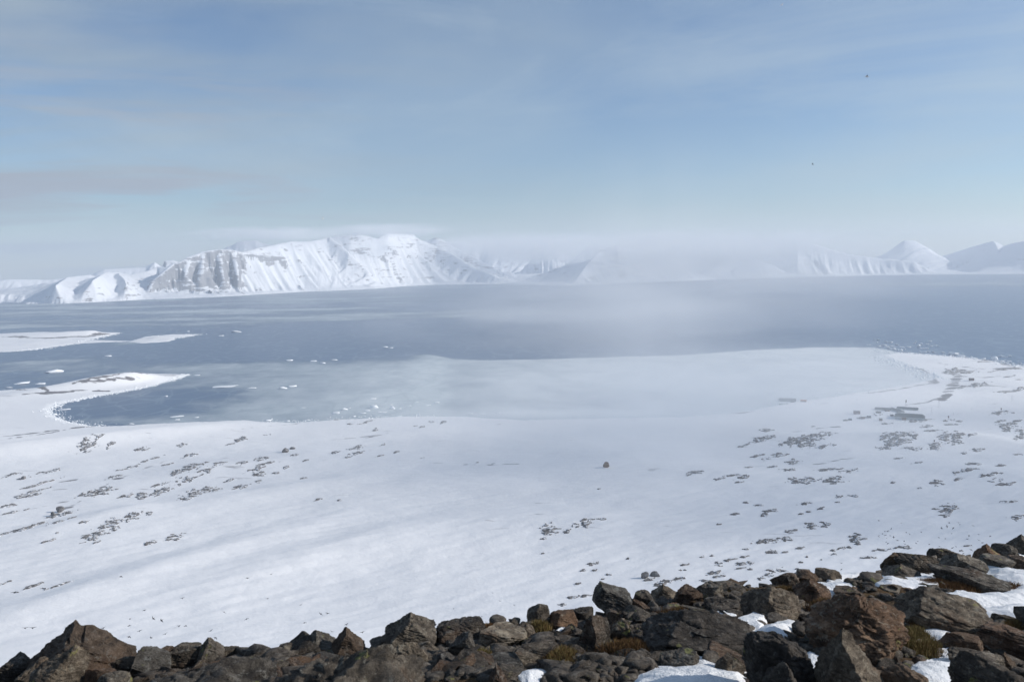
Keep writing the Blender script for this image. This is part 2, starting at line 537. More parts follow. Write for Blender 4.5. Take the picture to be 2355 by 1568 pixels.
M = dict(snow=mat_plain_snow(), mountain=mat_mountain(), water=mat_water(), ice=mat_ice(), outcrop=mat_outcrop(),
         ground=mat_ground(), nsnow=mat_near_snow(),
         b_grey=mat_boulder('grey_schist', (0.045, 0.038, 0.032), (0.155, 0.135, 0.112), (0.33, 0.30, 0.255), 0.1, 0.7, 0.5),
         b_brown=mat_boulder('brown_weathered_rock', (0.045, 0.033, 0.026), (0.13, 0.094, 0.068), (0.25, 0.19, 0.145), 0.5, 0.4, 0.3),
         b_dark=mat_boulder('dark_rock', (0.024, 0.02, 0.018), (0.088, 0.076, 0.064), (0.21, 0.185, 0.155), 0.15, 0.6, 0.4),
         b_rust=mat_boulder('rust_stained_rock', (0.055, 0.038, 0.028), (0.19, 0.13, 0.09), (0.38, 0.28, 0.21), 0.7, 0.7, 0.7),
         roof=plain('roof_sheet', (0.085, 0.10, 0.105), 0.5, 0, 0.15, 0.3), wall=plain('pale_wall', (0.50, 0.53, 0.52), 0.7),
         brown=plain('brown_boards', (0.16, 0.095, 0.075), 0.7), orange=plain('orange_paint', (0.50, 0.17, 0.06), 0.5),
         glass=plain('dark_pane', (0.03, 0.035, 0.045), 0.1), steel=plain('grey_steel', (0.18, 0.18, 0.19), 0.45, 0.3),
         feather=plain('dark_feathers', (0.03, 0.03, 0.035), 0.7), white_f=plain('pale_feathers', (0.65, 0.65, 0.66), 0.7),
         grey_f=plain('grey_feathers', (0.20, 0.20, 0.22), 0.7), beak=plain('beak', (0.05, 0.045, 0.03), 0.5),
         track=plain('black_rubber', (0.03, 0.03, 0.03), 0.8))

# ------------------------------------------------------------------ shorelines (pixels of the far water's edge laid out on the sea plane)
def px2(l): return at_z([p[0] for p in l], [p[1] for p in l])
def densify(pts, amp, seed, step=12.0):
    """subdivide a world polyline and roughen it"""
    out = []
    rng = np.random.RandomState(seed)
    for a, b in zip(pts[:-1], pts[1:]):
        L = np.hypot(*(b - a)); n = max(1, int(L / step))
        for k in range(n):
            out.append(a + (b - a) * k / n)
    out.append(pts[-1])
    out = np.array(out)
    out = out + amp * np.stack([fbm2(out[:, 0] / 40, out[:, 1] / 40, 3, seed), fbm2(out[:, 0] / 40, out[:, 1] / 40, 3, seed + 9)], 1)
    return out

shore_px = [(-420, 912), (-120, 903), (0, 898), (60, 894), (119, 888), (170, 879), (215, 871), (255, 864), (300, 860), (340, 858), (385, 860),
            (432, 861), (425, 866), (409, 871), (375, 880), (340, 890), (283, 901), (240, 908), (204, 915), (165, 923), (136, 929), (120, 935),
            (117, 943), (126, 956), (145, 965), (170, 972), (205, 978), (250, 979), (300, 977), (340, 975), (400, 972), (477, 969), (520, 967), (562, 966),
            (613, 970), (681, 971), (740, 967), (785, 964), (850, 961), (917, 958), (990, 957), (1071, 958), (1140, 962), (1209, 966), (1300, 964),
            (1380, 961), (1480, 960), (1571, 959), (1656, 953), (1741, 942), (1792, 929), (1877, 917), (1940, 907), (1996, 898), (2040, 891),
            (2082, 884), (2120, 877), (2150, 869), (2122, 859), (2082, 844), (2041, 829), (2026, 817), (2061, 811), (2100, 813), (2150, 817), (2218, 823),
            (2250, 826), (2286, 831), (2310, 836), (2355, 844), (2480, 858), (2750, 890)]
sw = px2(shore_px)
sw = densify(sw, 7.0, 3)
land_poly = np.vstack([sw, [[3200, 300], [3400, -3500], [-3400, -3500], [-3000, 900]]])
penA_px = [(-300, 770), (-100, 764), (0, 762), (60, 761), (130, 762), (204, 763), (240, 764), (279, 765), (262, 769), (240, 774), (218, 779), (205, 781),
           (260, 783), (300, 784), (334, 774), (400, 769), (456, 769), (440, 773), (400, 777), (404, 781), (385, 786), (323, 790), (290, 786), (230, 788),
           (170, 791), (120, 798), (82, 804), (40, 808), (0, 810), (-100, 814), (-320, 822)]
penA = densify(px2(penA_px), 5.0, 8)

def land_z(x, y, sd, sdA, fine=True):
    r = np.hypot(x, y)
    s = np.maximum(sd, 0)
    # ice foot and snow bank on the shore, then the plain rising gently inland
    z = 1.6 * smooth(0, 14, s) + 0.012 * s
    rise = np.maximum(0, 900 - r)
    z = z + 8.0 * smooth(0, 520, s) * smooth(1250, 500, r) + rise ** 2 * 2.2e-5
    # hummocky relief
    z = z + smooth(10, 120, s) * (3.0 * fbm2(x / 230, y / 150, 4, 11) + 0.9 * fbm2(x / 55, y / 40, 4, 12))
    # wind-carved ridges in the snow
    a = math.radians(32)
    xr = x * math.cos(a) + y * math.sin(a); yr = -x * math.sin(a) + y * math.cos(a)
    ridg = fbm2(xr / 42, yr / 9, 4, 13, 0.55)
    z = z + smooth(20, 140, s) * 0.5 * ridg * (0.5 + smooth(1300, 500, r))
    z = z + smooth(3, 10, s) * smooth(60, 15, s) * 0.8 * np.abs(fbm2(x / 9, y / 9, 3, 15))
    z = np.where(sd > 0, z, -0.35 * np.minimum(-sd, 12) )
    # the low outer spit
    sA = np.maximum(sdA, 0)
    zA = 1.8 * smooth(0, 18, sA) + 5.0 * smooth(10, 130, sA) + smooth(5, 60, sA) * 2.0 * fbm2(x / 90, y / 60, 4, 21)
    z = np.where(sdA > 0, zA, z)
    return z

def bumps(x, y, sd):
    z = np.zeros_like(x)
    for (px, py, lx, ly, h, rot) in BUMPS:
        c = at_z([px], [py], 6.0)[0]
        r = math.hypot(*c); tx, ty = c[1] / r, -c[0] / r     # along the picture's horizontal
        nx, ny = c[0] / r, c[1] / r
        cr, sr = math.cos(rot), math.sin(rot)
        ux = ((x - c[0]) * tx + (y - c[1]) * ty); uy = ((x - c[0]) * nx + (y - c[1]) * ny)
        a = (ux * cr + uy * sr) / lx; b = (-ux * sr + uy * cr) / ly
        z = z + h * np.exp(-(a * a + b * b))
    return z
# raised beaches, moraine banks and knolls: centre pixel, half length, half width, height, turn
BUMPS = [(250, 1010, 260, 36, 9, 0.10), (20, 1045, 160, 40, 8, 0.1), (330, 872, 130, 34, 15, 0.30), (230, 885, 110, 30, 8, 0.3), (150, 772, 260, 60, 10, 0.05), (245, 767, 90, 30, 9, 0.05), (400, 773, 70, 22, 5, 0.05), (90, 903, 120, 45, 6, 0.25), (470, 1085, 90, 40, 5, 0.3),
         (250, 1210, 60, 22, 4, 0.4), (600, 1150, 120, 30, 4, 0.5), (2070, 1010, 60, 28, 6, 0.1), (2190, 1005, 50, 26, 6, 0.0),
         (1860, 1010, 90, 36, 5, 0.2), (1560, 1190, 90, 40, -5, 0.2), (1100, 1250, 140, 50, 4, 0.4), (1330, 1225, 70, 26, 4, 0.2), (700, 1330, 120, 30, 5, 0.5),
         (300, 1380, 140, 26, 6, 0.45), (1750, 1100, 120, 50, 4, 0.2), (2290, 880, 90, 60, 4, 0.0), (950, 1080, 160, 60, -4, 0.2), (2300, 1100, 60, 40, 5, 0.0)]

NA, NR = 1000, 760
azf = np.radians(np.linspace(-39, 39, 1000))
side_az = np.radians(np.array([41, 44, 48, 53, 59, 66, 74, 83, 93, 104, 116, 130]))
az = np.concatenate([-side_az[::-1], azf, side_az]); NA = len(az)
rr = np.exp(np.linspace(math.log(150), math.log(3300), NR))
A_, R_ = np.meshgrid(az, rr)
X = R_ * np.sin(A_); Y = R_ * np.cos(A_)
SDL = sdist(X, Y, land_poly); SDA = sdist(X, Y, penA)
Z = land_z(X, Y, SDL, SDA) + smooth(0, 60, np.maximum(SDL, SDA)) * bumps(X, Y, SDL)
Z = np.where(SDL > 30, np.maximum(Z, 1.2 + 0.8 * fbm2(X / 40, Y / 40, 2, 14)), Z)
# the mountainside under the viewpoint
side = 216.0 - 0.52 * R_ + 5 * fbm2(X / 60, Y / 60, 4, 31)
kk = 14.0
Z = np.where(R_ < 620, kk * np.logaddexp(Z / kk, side / kk), Z)
LZ = Z.copy()
def ground_z(x, y):
    """height of the snow plain, read from the mesh"""
    x = np.asarray(x, float); y = np.asarray(y, float)
    a = np.interp(np.arctan2(x, y), az, np.arange(NA))
    r = (np.log(np.maximum(np.hypot(x, y), 151)) - math.log(150)) / (math.log(3300) - math.log(150)) * (NR - 1)
    a = np.clip(a, 0, NA - 1.001); r = np.clip(r, 0, NR - 1.001)
    ia = a.astype(int); ir = r.astype(int); fa = a - ia; fr = r - ir
    return (LZ[ir, ia] * (1 - fa) + LZ[ir, ia + 1] * fa) * (1 - fr) + (LZ[ir + 1, ia] * (1 - fa) + LZ[ir + 1, ia + 1] * fa) * fr
def hit(px, py):
    """where the ray through a pixel meets the plain"""
    d = ray(np.array([px], float), np.array([py], float))[0]
    d = d / np.linalg.norm(d)
    t = np.linspace(300, 3200, 6000) / math.hypot(d[0], d[1])
    g = np.maximum(ground_z(d[0] * t, d[1] * t), 0.0)
    z = EYE + d[2] * t
    k = np.argmax(z < g)
    return d[0] * t[k], d[1] * t[k], float(g[k])

# gravel showing through on the point, tracks and raised beach lines (real stains in the snow)
GR = np.zeros_like(X)
PXg, PYg = project(X, Y, Z)
def stroke(pts, w, v, ragged=6.0):
    """a band of bare gravel along a line of pixels"""
    global GR
    p = np.array([hit(a, b)[:2] for a, b in pts])
    d = seg_dist(X, Y, p)
    d = d + ragged * fbm2(X / 30, Y / 30, 3, int(pts[0][0]))
    GR = np.maximum(GR, v * smooth(w, w * 0.35, d))
for pts, w, v in [
    ([(2063, 838), (2085, 852), (2105, 862), (2125, 873), (2150, 882)], 9, .30), ([(2085, 845), (2120, 850), (2146, 868), (2152, 880)], 6, .30),
    ([(2205, 862), (2195, 880), (2180, 900), (2172, 915)], 11, .24), ([(2188, 860), (2200, 855), (2215, 850)], 12, .3), ([(2182, 908), (2165, 920)], 8, .34),
    ([(2190, 905), (2130, 925), (2080, 932)], 4, .26), ([(2150, 880), (2110, 887), (2060, 896), (1990, 905)], 5, .28), ([(1990, 902), (1900, 915), (1860, 921)], 4, .24),
    ([(1780, 940), (1700, 950), (1600, 957)], 4, .22), ([(2240, 830), (2300, 835), (2350, 850)], 12, .22), ([(2290, 848), (2340, 845)], 12, .28),
    ([(2160, 835), (2200, 842), (2260, 848)], 10, .22), ([(2210, 865), (2260, 868), (2300, 865)], 8, .24), ([(2190, 890), (2250, 885), (2320, 890)], 9, .22),
    ([(0, 1005), (60, 998), (120, 990), (170, 984), (260, 978), (340, 974), (477, 969), (600, 966)], 5, .33), ([(0, 1012), (90, 999), (150, 988)], 4, .3),
    ([(560, 985), (600, 981), (680, 975)], 4, .2), ([(170, 880), (210, 870), (260, 863), (330, 858), (400, 863)], 7, .33),
    ([(0, 897), (60, 896), (110, 899)], 8, .33), ([(60, 906), (130, 903), (190, 898), (250, 899)], 7, .40), ([(190, 879), (240, 875), (300, 870)], 8, .36),
    ([(760, 1012), (830, 1005), (890, 996), (875, 1000), (840, 1008)], 3.5, .22), ([(150, 1170), (260, 1105), (380, 1060)], 5, .18),
    ([(0, 1180), (60, 1172), (160, 1150)], 5, .18), ([(1000, 1064), (1120, 1068), (1190, 1067)], 3, .22), ([(1870, 1068), (2010, 1040)], 4, .18),
    ([(0, 775), (100, 778), (200, 774), (250, 768)], 16, .32), ([(1880, 985), (1925, 981)], 4, .25), ([(60, 1122), (170, 1103)], 4, .2),
    ([(30, 1140), (110, 1128), (150, 1124)], 4, .2), ([(1140, 976), (1170, 972), (1210, 971)], 4, .18), ([(1500, 1080), (1600, 1065)], 8, .14)]:
    stroke(pts, w, v)
# faint gravel wherever the wind has thinned the snow
GR = GR + 0.10 * smooth(0.1, 0.5, fbm2(X / 160, Y / 110, 4, 41)) * smooth(2600, 600, R_) * smooth(30, 90, np.maximum(SDL, SDA)) * (smooth(500, 700, np.hypot(X, Y))) * (1 - 0.8 * smooth(650, 850, PXg) * smooth(1500, 1300, PXg))
SH = smooth(16, 3, np.maximum(SDL, SDA)) * (np.maximum(SDL, SDA) > 0)
fcs = grid_faces(NA, NR)
zq = Z.ravel()[fcs].max(1)
fcs = fcs[zq > -3.0]
vt = np.stack([X, Y, Z], -1).reshape(-1, 3)
used, inv = np.unique(fcs, return_inverse=True)
o = mesh_np('snow_ground', vt[used], inv.reshape(-1, 4), M['snow'], True, {'gravel': GR.ravel()[used], 'shore': SH.ravel()[used]})
tag(o, kind='structure')

# ------------------------------------------------------------------ the sea
NA2, NR2 = 900, 560
az2 = np.concatenate([-side_az[::-1] - .03, np.radians(np.linspace(-40, 40, NA2)), side_az + .03]); NA2 = len(az2); r2 = np.exp(np.linspace(math.log(420), math.log(12500), NR2))
A2, R2 = np.meshgrid(az2, r2); X2 = R2 * np.sin(A2); Y2 = R2 * np.cos(A2)
PX, PY = project(X2, Y2, np.zeros_like(X2))
_b = (X2 * f_[0] + Y2 * f_[1]) < 300
PX = np.where(_b | (PX > 4000), 4000, np.where(PX < -2000, -2000, PX)); PY = np.clip(PY, -3000, 4000)
wob = 5 * fbm2(X2 / 220, Y2 / 160, 4, 51)
PYw = PY + wob * np.clip((PY - 690) / 150, 0, 1) * 1.0
def blob(cx, cy, wx, wy, rot=0.0):
    a = PX - cx; b = PYw - cy
    c, s = math.cos(rot), math.sin(rot)
    u = (a * c - b * s) / wx; v = (a * s + b * c) / wy
    return np.exp(-(u * u + v * v))
ICE = np.full_like(PX, 0.02)
# edge of the fast ice in the bay
ex = [880, 968, 1010, 1044, 1100, 1277, 1430, 1571, 1741, 1877, 2010, 2050, 2100]
ey = [806, 812, 819, 826, 828, 825, 820, 816, 804, 798, 799, 806, 822]
edge = np.interp(PX, ex, ey) + 1.2 * fbm2(X2 / 60, Y2 / 60, 3, 53)
in_bay = smooth(-0.6, 0.8, PY - edge) * smooth(930, 1010, PX) * (PX < 2150)
ICE = ICE + 0.62 * in_bay
ICE = ICE - 0.10 * in_bay * smooth(0, 60, PY - edge) * (1 - 0.0 * PX)
SOLID = in_bay * (0.55 + 0.45 * smooth(1500, 1950, PX)) * (0.55 + 0.3 * fbm2(X2 / 260, Y2 / 160, 4, 57)) * smooth(960, 1200, PX)
SOLID = SOLID + 0.5 * blob(1350, 950, 420, 14) * in_bay
# slush to the left of it
left_bay = smooth(815, 850, PYw) * smooth(1060, 960, PX)
ICE = ICE + left_bay * (0.34 * smooth(300, 640, PX) + 0.16)
ICE = ICE + 0.30 * left_bay * smooth(700, 960, PX)
ICE = ICE - 0.30 * blob(290, 930, 190, 22, 0.10) + 0.30 * blob(330, 968, 240, 9) + 0.2 * blob(640, 940, 200, 18)
ICE = ICE + 0.16 * blob(120, 845, 240, 18) + 0.22 * blob(480, 845, 180, 9, 0.03)
# grease ice bands under the far shore
ICE = ICE + 0.62 * smooth(750, 744, PY + 0.02 * (PX - 400) + 7 * fbm2(X2 / 260, Y2 / 260, 3, 56)) * smooth(1500, 800, PX) * np.clip(0.55 + 1.3 * fbm2(X2 / 900, Y2 / 330, 4, 55), 0, 1.2)
ICE = ICE + 0.25 * smooth(668, 652, PY) * smooth(900, 1200, PX) + 0.28 * blob(1240, 720, 190, 7, 0.03) + 0.25 * blob(620, 742, 240, 6, 0.06)
ICE = ICE + 0.18 * blob(2200, 655, 300, 5) + 0.14 * blob(1700, 690, 500, 10)
ICE = ICE + 0.42 * blob(330, 786, 120, 4, 0.10) + 0.25 * blob(100, 832, 190, 5, 0.06)
f2 = grid_faces(NA2, NR2)
o = mesh_np('water', np.stack([X2, Y2, np.zeros_like(X2)], -1).reshape(-1, 3), f2, M['water'], True, {'ice': ICE.ravel(), 'solid': np.clip(SOLID, 0, 1).ravel()})
tag(o, kind='structure')

# ------------------------------------------------------------------ the mountains beyond the fjord
far_px = [(-500, 716), (-200, 702), (0, 697), (60, 699), (150, 698), (240, 694), (330, 689), (420, 686), (500, 683), (600, 677), (700, 671), (780, 668), (860, 664), (930, 658),
          (1000, 655), (1080, 654), (1150, 654), (1230, 656), (1300, 657), (1370, 655), (1450, 650), (1550, 647), (1650, 643), (1750, 640), (1850, 637), (2000, 633.5),
          (2100, 632), (2230, 631), (2355, 630), (2600, 628), (2900, 626)]
fw = densify(px2(far_px), 40.0, 61, 90)
far_poly = np.vstack([fw, [[24000, 9000], [24000, 30000], [-24000, 30000], [-24000, 4000]]])
NA3, NR3 = 1700, 430
az3 = np.radians(np.linspace(-37.5, 37.5, NA3))
r3 = 5000 * (14200 / 5000.0) ** (np.linspace(0, 1, NR3) ** 1.15)
A3, R3 = np.meshgrid(az3, r3); X3 = R3 * np.sin(A3); Y3 = R3 * np.cos(A3)
SD3 = sdist(X3, Y3, far_poly)
s3 = np.maximum(SD3, 0)
base = 3 + 10 * smooth(0, 60, s3) + 0.022 * np.minimum(s3, 2200) + smooth(50, 500, s3) * (14 * fbm2(X3 / 700, Y3 / 500, 5, 71) + 5 * fbm2(X3 / 150, Y3 / 120, 4, 72))
ROCK = np.zeros_like(X3)
# each massif: crest pixels with distance, slopes, gully size, rockiness
MASS = [
  # far snowy range, left
  ([(-200, 640, 9200), (0, 644, 9000), (20, 641, 9000), (113, 642, 9000), (160, 637, 9000), (213, 630, 9000), (240, 619, 9000), (300, 616, 9000), (335, 612, 9000), (357, 602, 9000), (372, 612, 9000), (400, 622, 9000)], .45, .30, 30, 160, -.1),
  ([(374, 612, 8600), (379, 598, 8600), (397, 597, 8600), (412, 602, 8600), (440, 612, 8600)], .8, .5, 20, 120, .15),
  # near hills, left
  ([(-300, 660, 6500), (-60, 650, 6700), (20, 672, 6300)], .38, .3, 20, 120, -.1),
  ([(88, 688, 5850), (110, 670, 6000), (135, 652, 6300), (160, 637, 6900), (205, 632, 7400)], .42, .34, 18, 110, -.06),
  ([(150, 687, 5850), (185, 662, 6050), (220, 637, 6400), (247, 626, 6900), (273, 626, 7000), (300, 631, 7000), (340, 622, 7100), (360, 613, 7200), (384, 615, 7100)], .46, .42, 30, 120, .0),
  ([(273, 627, 6900), (290, 650, 6450), (300, 668, 6150)], .42, .40, 20, 90, .12),
  # the cliff mountain
  ([(330, 686, 5850), (347, 660, 6000), (354, 644, 6080), (384, 617, 6260), (397, 604, 6340), (403, 603, 6400)], .85, .55, 75, 95, .22),
  ([(409, 603, 6700), (430, 591, 6720), (454, 583, 6740), (467, 578, 6750), (485, 576, 6760), (507, 573, 6700), (534, 574, 6720), (560, 580, 6800), (600, 585, 6900), (650, 590, 7000)], 1.15, .55, 95, 110, .24),
  ([(507, 574, 6700), (512, 610, 6520), (516, 640, 6340)], 1.2, .6, 40, 60, .2),
  ([(539, 576, 6720), (546, 612, 6560), (550, 644, 6380)], 1.2, .6, 40, 60, .2),
  ([(430, 593, 6700), (430, 625, 6480)], 1.2, .6, 30, 50, .2),
  ([(468, 580, 6740), (466, 612, 6580), (462, 640, 6420)], 1.2, .6, 30, 50, .2),
  ([(547, 556, 7700), (560, 552, 7700), (587, 551, 7700), (604, 559, 7700), (634, 563, 7700), (670, 560, 7700)], .6, .4, 20, 160, -.2),
  ([(560, 578, 7000), (604, 566, 7300), (670, 554, 7650), (710, 554, 7800), (734, 550, 7900), (760, 543, 8000), (800, 538, 8050), (831, 535, 8050), (870, 534, 8050), (910, 535, 8050), (948, 537, 8050)], .62, .36, 60, 150, -.02),
  ([(670, 556, 7600), (683, 585, 7350), (694, 612, 7150), (705, 632, 7000)], .72, .5, 30, 90, .05),
  ([(760, 545, 7950), (800, 580, 7700), (838, 612, 7500)], .62, .42, 45, 90, .02),
  ([(860, 536, 8050), (885, 580, 7800), (895, 615, 7650)], .6, .4, 45, 90, .02),
  ([(948, 537, 8050), (962, 547, 8080), (1003, 567, 8150), (1034, 581, 8150), (1092, 615, 8200), (1140, 634, 8300), (1180, 645, 8300)], .55, .34, 45, 110, .02),
  ([(905, 536, 8040), (960, 580, 7850), (1010, 618, 7800), (1040, 636, 7800)], .55, .36, 35, 80, .03),
  # dark ridges behind
  ([(960, 556, 9600), (986, 552, 9600), (1003, 546, 9600), (1017, 550, 9600), (1047, 567, 9600), (1106, 598, 9500), (1150, 622, 9400)], .75, .5, 55, 120, .16),
  ([(1020, 555, 12300), (1047, 556, 12300), (1071, 557, 12300), (1106, 564, 12300), (1123, 557, 12300), (1150, 553, 12300), (1192, 563, 12300), (1226, 571, 12300), (1260, 582, 12300)], .8, .6, 60, 220, .1),
  ([(1225, 592, 10800), (1243, 583, 10800), (1257, 575, 10800), (1277, 572, 10800), (1298, 584, 10800), (1319, 590, 10800), (1335, 580, 10800), (1360, 570, 11000)], .8, .5, 60, 130, .12),
  # middle mountain
  ([(1316, 650, 7500), (1346, 615, 7800), (1365, 590, 8000), (1385, 572, 8250), (1415, 565, 8350), (1449, 572, 8400), (1483, 580, 8450), (1518, 588, 8500), (1560, 596, 8500)], .62, .38, 45, 110, .06),
  ([(1415, 566, 8350), (1425, 600, 8150), (1440, 630, 7950)], .55, .38, 30, 80, .05),
  ([(1449, 573, 8400), (1490, 605, 8250), (1530, 630, 8150)], .5, .36, 30, 80, .05),
  ([(1353, 566, 9800), (1375, 562, 9800), (1415, 570, 9800)], .7, .5, 40, 120, 0),
  ([(1525, 574, 9900), (1560, 563, 9900), (1600, 570, 9900), (1648, 576, 9900), (1684, 579, 9800), (1726, 595, 9600)], .5, .35, 40, 140, 0),
  ([(1684, 579, 9800), (1660, 602, 9200), (1640, 615, 9000)], .45, .35, 30, 110, 0),
  ([(1690, 618, 8950), (1715, 606, 8950), (1736, 598, 8950), (1779, 609, 8950)], .42, .32, 15, 90, -.1),
  ([(1700, 572, 11500), (1736, 553, 11500), (1770, 549, 11500), (1835, 562, 11500)], .9, .6, 60, 160, .2),
  ([(1832, 612, 9300), (1833, 585, 9650), (1835, 558, 10000), (1853, 555, 10000), (1895, 566, 10000), (1948, 583, 10000), (2018, 593, 9900), (2100, 600, 9700)], .5, .30, 35, 120, .02),
  # right peaks
  ([(1990, 600, 13000), (2018, 590, 12700), (2053, 573, 12200), (2082, 552, 11700), (2103, 553, 11800), (2138, 573, 12100), (2164, 587, 12300), (2190, 600, 12500)], .62, .45, 30, 150, .02),
  ([(2140, 600, 13400), (2164, 589, 13200), (2194, 581, 12900), (2223, 571, 12500), (2258, 561, 12100), (2286, 554, 11700), (2309, 565, 11700), (2328, 559, 11300), (2349, 555, 11000), (2390, 548, 10500), (2480, 560, 9900), (2600, 575, 9500)], .62, .42, 18, 150, .04),
  ([(2286, 555, 11700), (2300, 580, 11100), (2310, 598, 10700)], .6, .45, 20, 120, .04),
]
FARM = {k for k, m in enumerate(MASS) if min(p[2] for p in m[0]) >= 8450}
G2 = fbm2(X3 / 60, Y3 / 60, 4, 130)
fw_az = np.arctan2(fw[:, 0], fw[:, 1]); fw_r = np.hypot(fw[:, 0], fw[:, 1]); _o = np.argsort(fw_az); fw_az = fw_az[_o]; fw_r = fw_r[_o]
MZ = np.full(X3.shape, -1e4); MR = np.zeros_like(X3)
wx = 60 * fbm2(X3 / 420, Y3 / 420, 3, 81); wy = 60 * fbm2(X3 / 420, Y3 / 420, 3, 83)
for k, (crest, s_up, s_lo, gul, gsc, rock) in enumerate(MASS):
    c = at_dist([p[0] for p in crest], [p[1] for p in crest], [p[2] for p in crest])
    if k > 5:      # keep every crest standing behind the shore with room for its slope
        dd = np.array([q_[2] for q_ in crest], float)
        for _ in range(3):
            ca_ = np.arctan2(c[:, 0], c[:, 1])
            dd = np.maximum(dd, np.interp(ca_, fw_az, fw_r) + 90 + 1.15 * np.maximum(c[:, 2], 0))
            c = at_dist([q_[0] for q_ in crest], [q_[1] for q_ in crest], dd)
    ca_ = np.arctan2(c[:, 0], c[:, 1])
    j0, j1 = np.searchsorted(az3, [ca_.min() - .16, ca_.max() + .16])
    sl = np.s_[:, j0:j1]
    X3_, Y3_ = X3[sl], Y3[sl]
    d, h = seg_dist(X3_ + wx[sl] * 0.5, Y3_ + wy[sl] * 0.5, c[:, :2], False, c[:, 2])
    # position along the crest for gullies that run straight down
    ax, ay = c[-1, 0] - c[0, 0], c[-1, 1] - c[0, 1]
    L = math.hypot(ax, ay); ax /= L; ay /= L
    t = (X3_ - c[0, 0]) * ax + (Y3_ - c[0, 1]) * ay
    g = np.abs(fbm2(t / gsc + 0.002 * d, d / (gsc * 7) + k, 4, 90 + k)) * 2.2
    g2 = G2[sl]
    s3_ = s3[sl]
    q = d / (d + s3_ + 1.0)
    if rock >= .19:
        prof = 1 - .03 * np.minimum(q / .08, 1) - .50 * smooth(.08, .44, q) - .47 * (np.clip((q - .25) / .75, 0, 1)) ** .8
        prof = np.clip(prof, 0, 1)
    else:
        prof = (1 - q) ** 1.25
    z1 = h * prof
    z2 = h - np.where(d < 260, s_up * d, s_up * 260 + s_lo * (d - 260))
    z = np.minimum(z1, np.maximum(z2, 0)) if s3_.min() > 2500 or k in FARM else z1 * (1 - smooth(250, 1600, d) * .8)
    z = z - gul * 0.8 * smooth(0, 120, d) * smooth(0, .25, 1 - q) * (1 - g) + g2 * 6 * smooth(0, 80, d) * smooth(0, .1, 1 - q)
    if rock >= .19:      # horizontal beds standing out of the cliff
        rib = np.clip(np.abs(fbm2(t / 70 + k, d / 500, 4, 7)) * 2.6, 0, 1)
        z = z - 80 * (1 - rib) * smooth(.05, .15, q) * smooth(.66, .42, q)
        z = z + 3.2 * np.sin(z / 6.0 + 2.5 * g2) * smooth(30, 90, d) * smooth(.7, .4, q)
    m = z > MZ[sl]
    MZ[sl] = np.where(m, z, MZ[sl]); MR[sl] = np.where(m, rock, MR[sl])
MZ = np.minimum(MZ, 4 + 1.5 * s3)
soft = 6.0
Z3 = soft * np.logaddexp(base / soft, MZ / soft)
ROCK = np.where(MZ > base, MR, -0.2)
Z3 = np.where(SD3 > 0, Z3, -4.0)
f3 = grid_faces(NA3, NR3)
f3 = f3[(SD3.ravel()[f3] > -80).any(1)]
u3, i3 = np.unique(f3, return_inverse=True)
o = mesh_np('hills', np.stack([X3, Y3, Z3], -1).reshape(-1, 3)[u3], i3.reshape(-1, 4), M['mountain'], False, {'rock': ROCK.ravel()[u3]})
tag(o, kind='structure')

# ------------------------------------------------------------------ haze
mb = MB(); mb.box((0, 6000, 345), (26000, 22000, 702))
hm = bpy.data.materials.new('haze_air'); hm.use_nodes = True; hn = hm.node_tree; hn.nodes.clear()
pv = N(hn, 'ShaderNodeVolumePrincipled'); ho = N(hn, 'ShaderNodeOutputMaterial')
pv.inputs['Color'].default_value = (0.86, 0.92, 1.0, 1)
pv.inputs['Density'].default_value = HAZE_DENSITY
pv.inputs['Anisotropy'].default_value = 0.2
hn.links.new(pv.outputs[0], ho.inputs['Volume'])
o = mb.build('haze', hm); tag(o, kind='stuff')

# ------------------------------------------------------------------ banks of mist and blowing snow
def mist(px, py, dist, rx, ry, rz, dens, seed, nscale=2.2, gnd=None):
    c = at_dist([px], [py], [dist])[0]
    z = c[2] if gnd is None else gnd
    bm = bmesh.new(); bmesh.ops.create_icosphere(bm, subdivisions=3, radius=1.0)
    me = bpy.data.meshes.new('mist_bank'); bm.to_mesh(me); bm.free()
    o = bpy.data.objects.new('mist_bank', me); COL.objects.link(o)
    o.location = (c[0], c[1], z); o.scale = (rx, ry, rz); o.rotation_euler = (0, 0, -math.atan2(c[0], c[1]))
    m = bpy.data.materials.new('mist'); m.use_nodes = True; nt = m.node_tree; nt.nodes.clear()
    tc = N(nt, 'ShaderNodeTexCoord'); ln = N(nt, 'ShaderNodeVectorMath', operation='LENGTH')
    nt.links.new(tc.outputs['Object'], ln.inputs[0])
    f = ramp(nt, ln.outputs['Value'], [(0.15, 1.0), (0.98, 0.0)]); f.color_ramp.interpolation = 'EASE'
    n = noise_(nt, mapping_(nt, tc.outputs['Object'], (nscale, nscale, nscale * .7), (0, 0, 0), (seed, seed * 2, 0)), 1.0, 5, 0.58)
    nn = ramp(nt, n, [(0.40, 0.05), (0.62, 1.0)])
    v = N(nt, 'ShaderNodeVolumePrincipled'); v.inputs['Color'].default_value = (0.96, 0.98, 1.0, 1)
    nt.links.new(math_(nt, 'MULTIPLY', math_(nt, 'MULTIPLY', f.outputs[0], nn.outputs[0]), dens), v.inputs['Density'])
    out = N(nt, 'ShaderNodeOutputMaterial'); nt.links.new(v.outputs[0], out.inputs['Volume'])
    me.materials.append(m); tag(o, kind='stuff'); return o
mist(620, 538, 7600, 850, 600, 80, .0065, 1.3, 3.2)
mist(880, 530, 8200, 900, 700, 85, .0050, 2.1, 3.0)
mist(1180, 568, 9000, 1500, 900, 190, .0034, 3.1)
mist(1560, 585, 8100, 1500, 1100, 280, .0056, 4.7)
mist(1250, 575, 9300, 1500, 900, 240, .0030, 1.7)
mist(1800, 575, 9500, 1500, 1000, 260, .0040, 7.9)
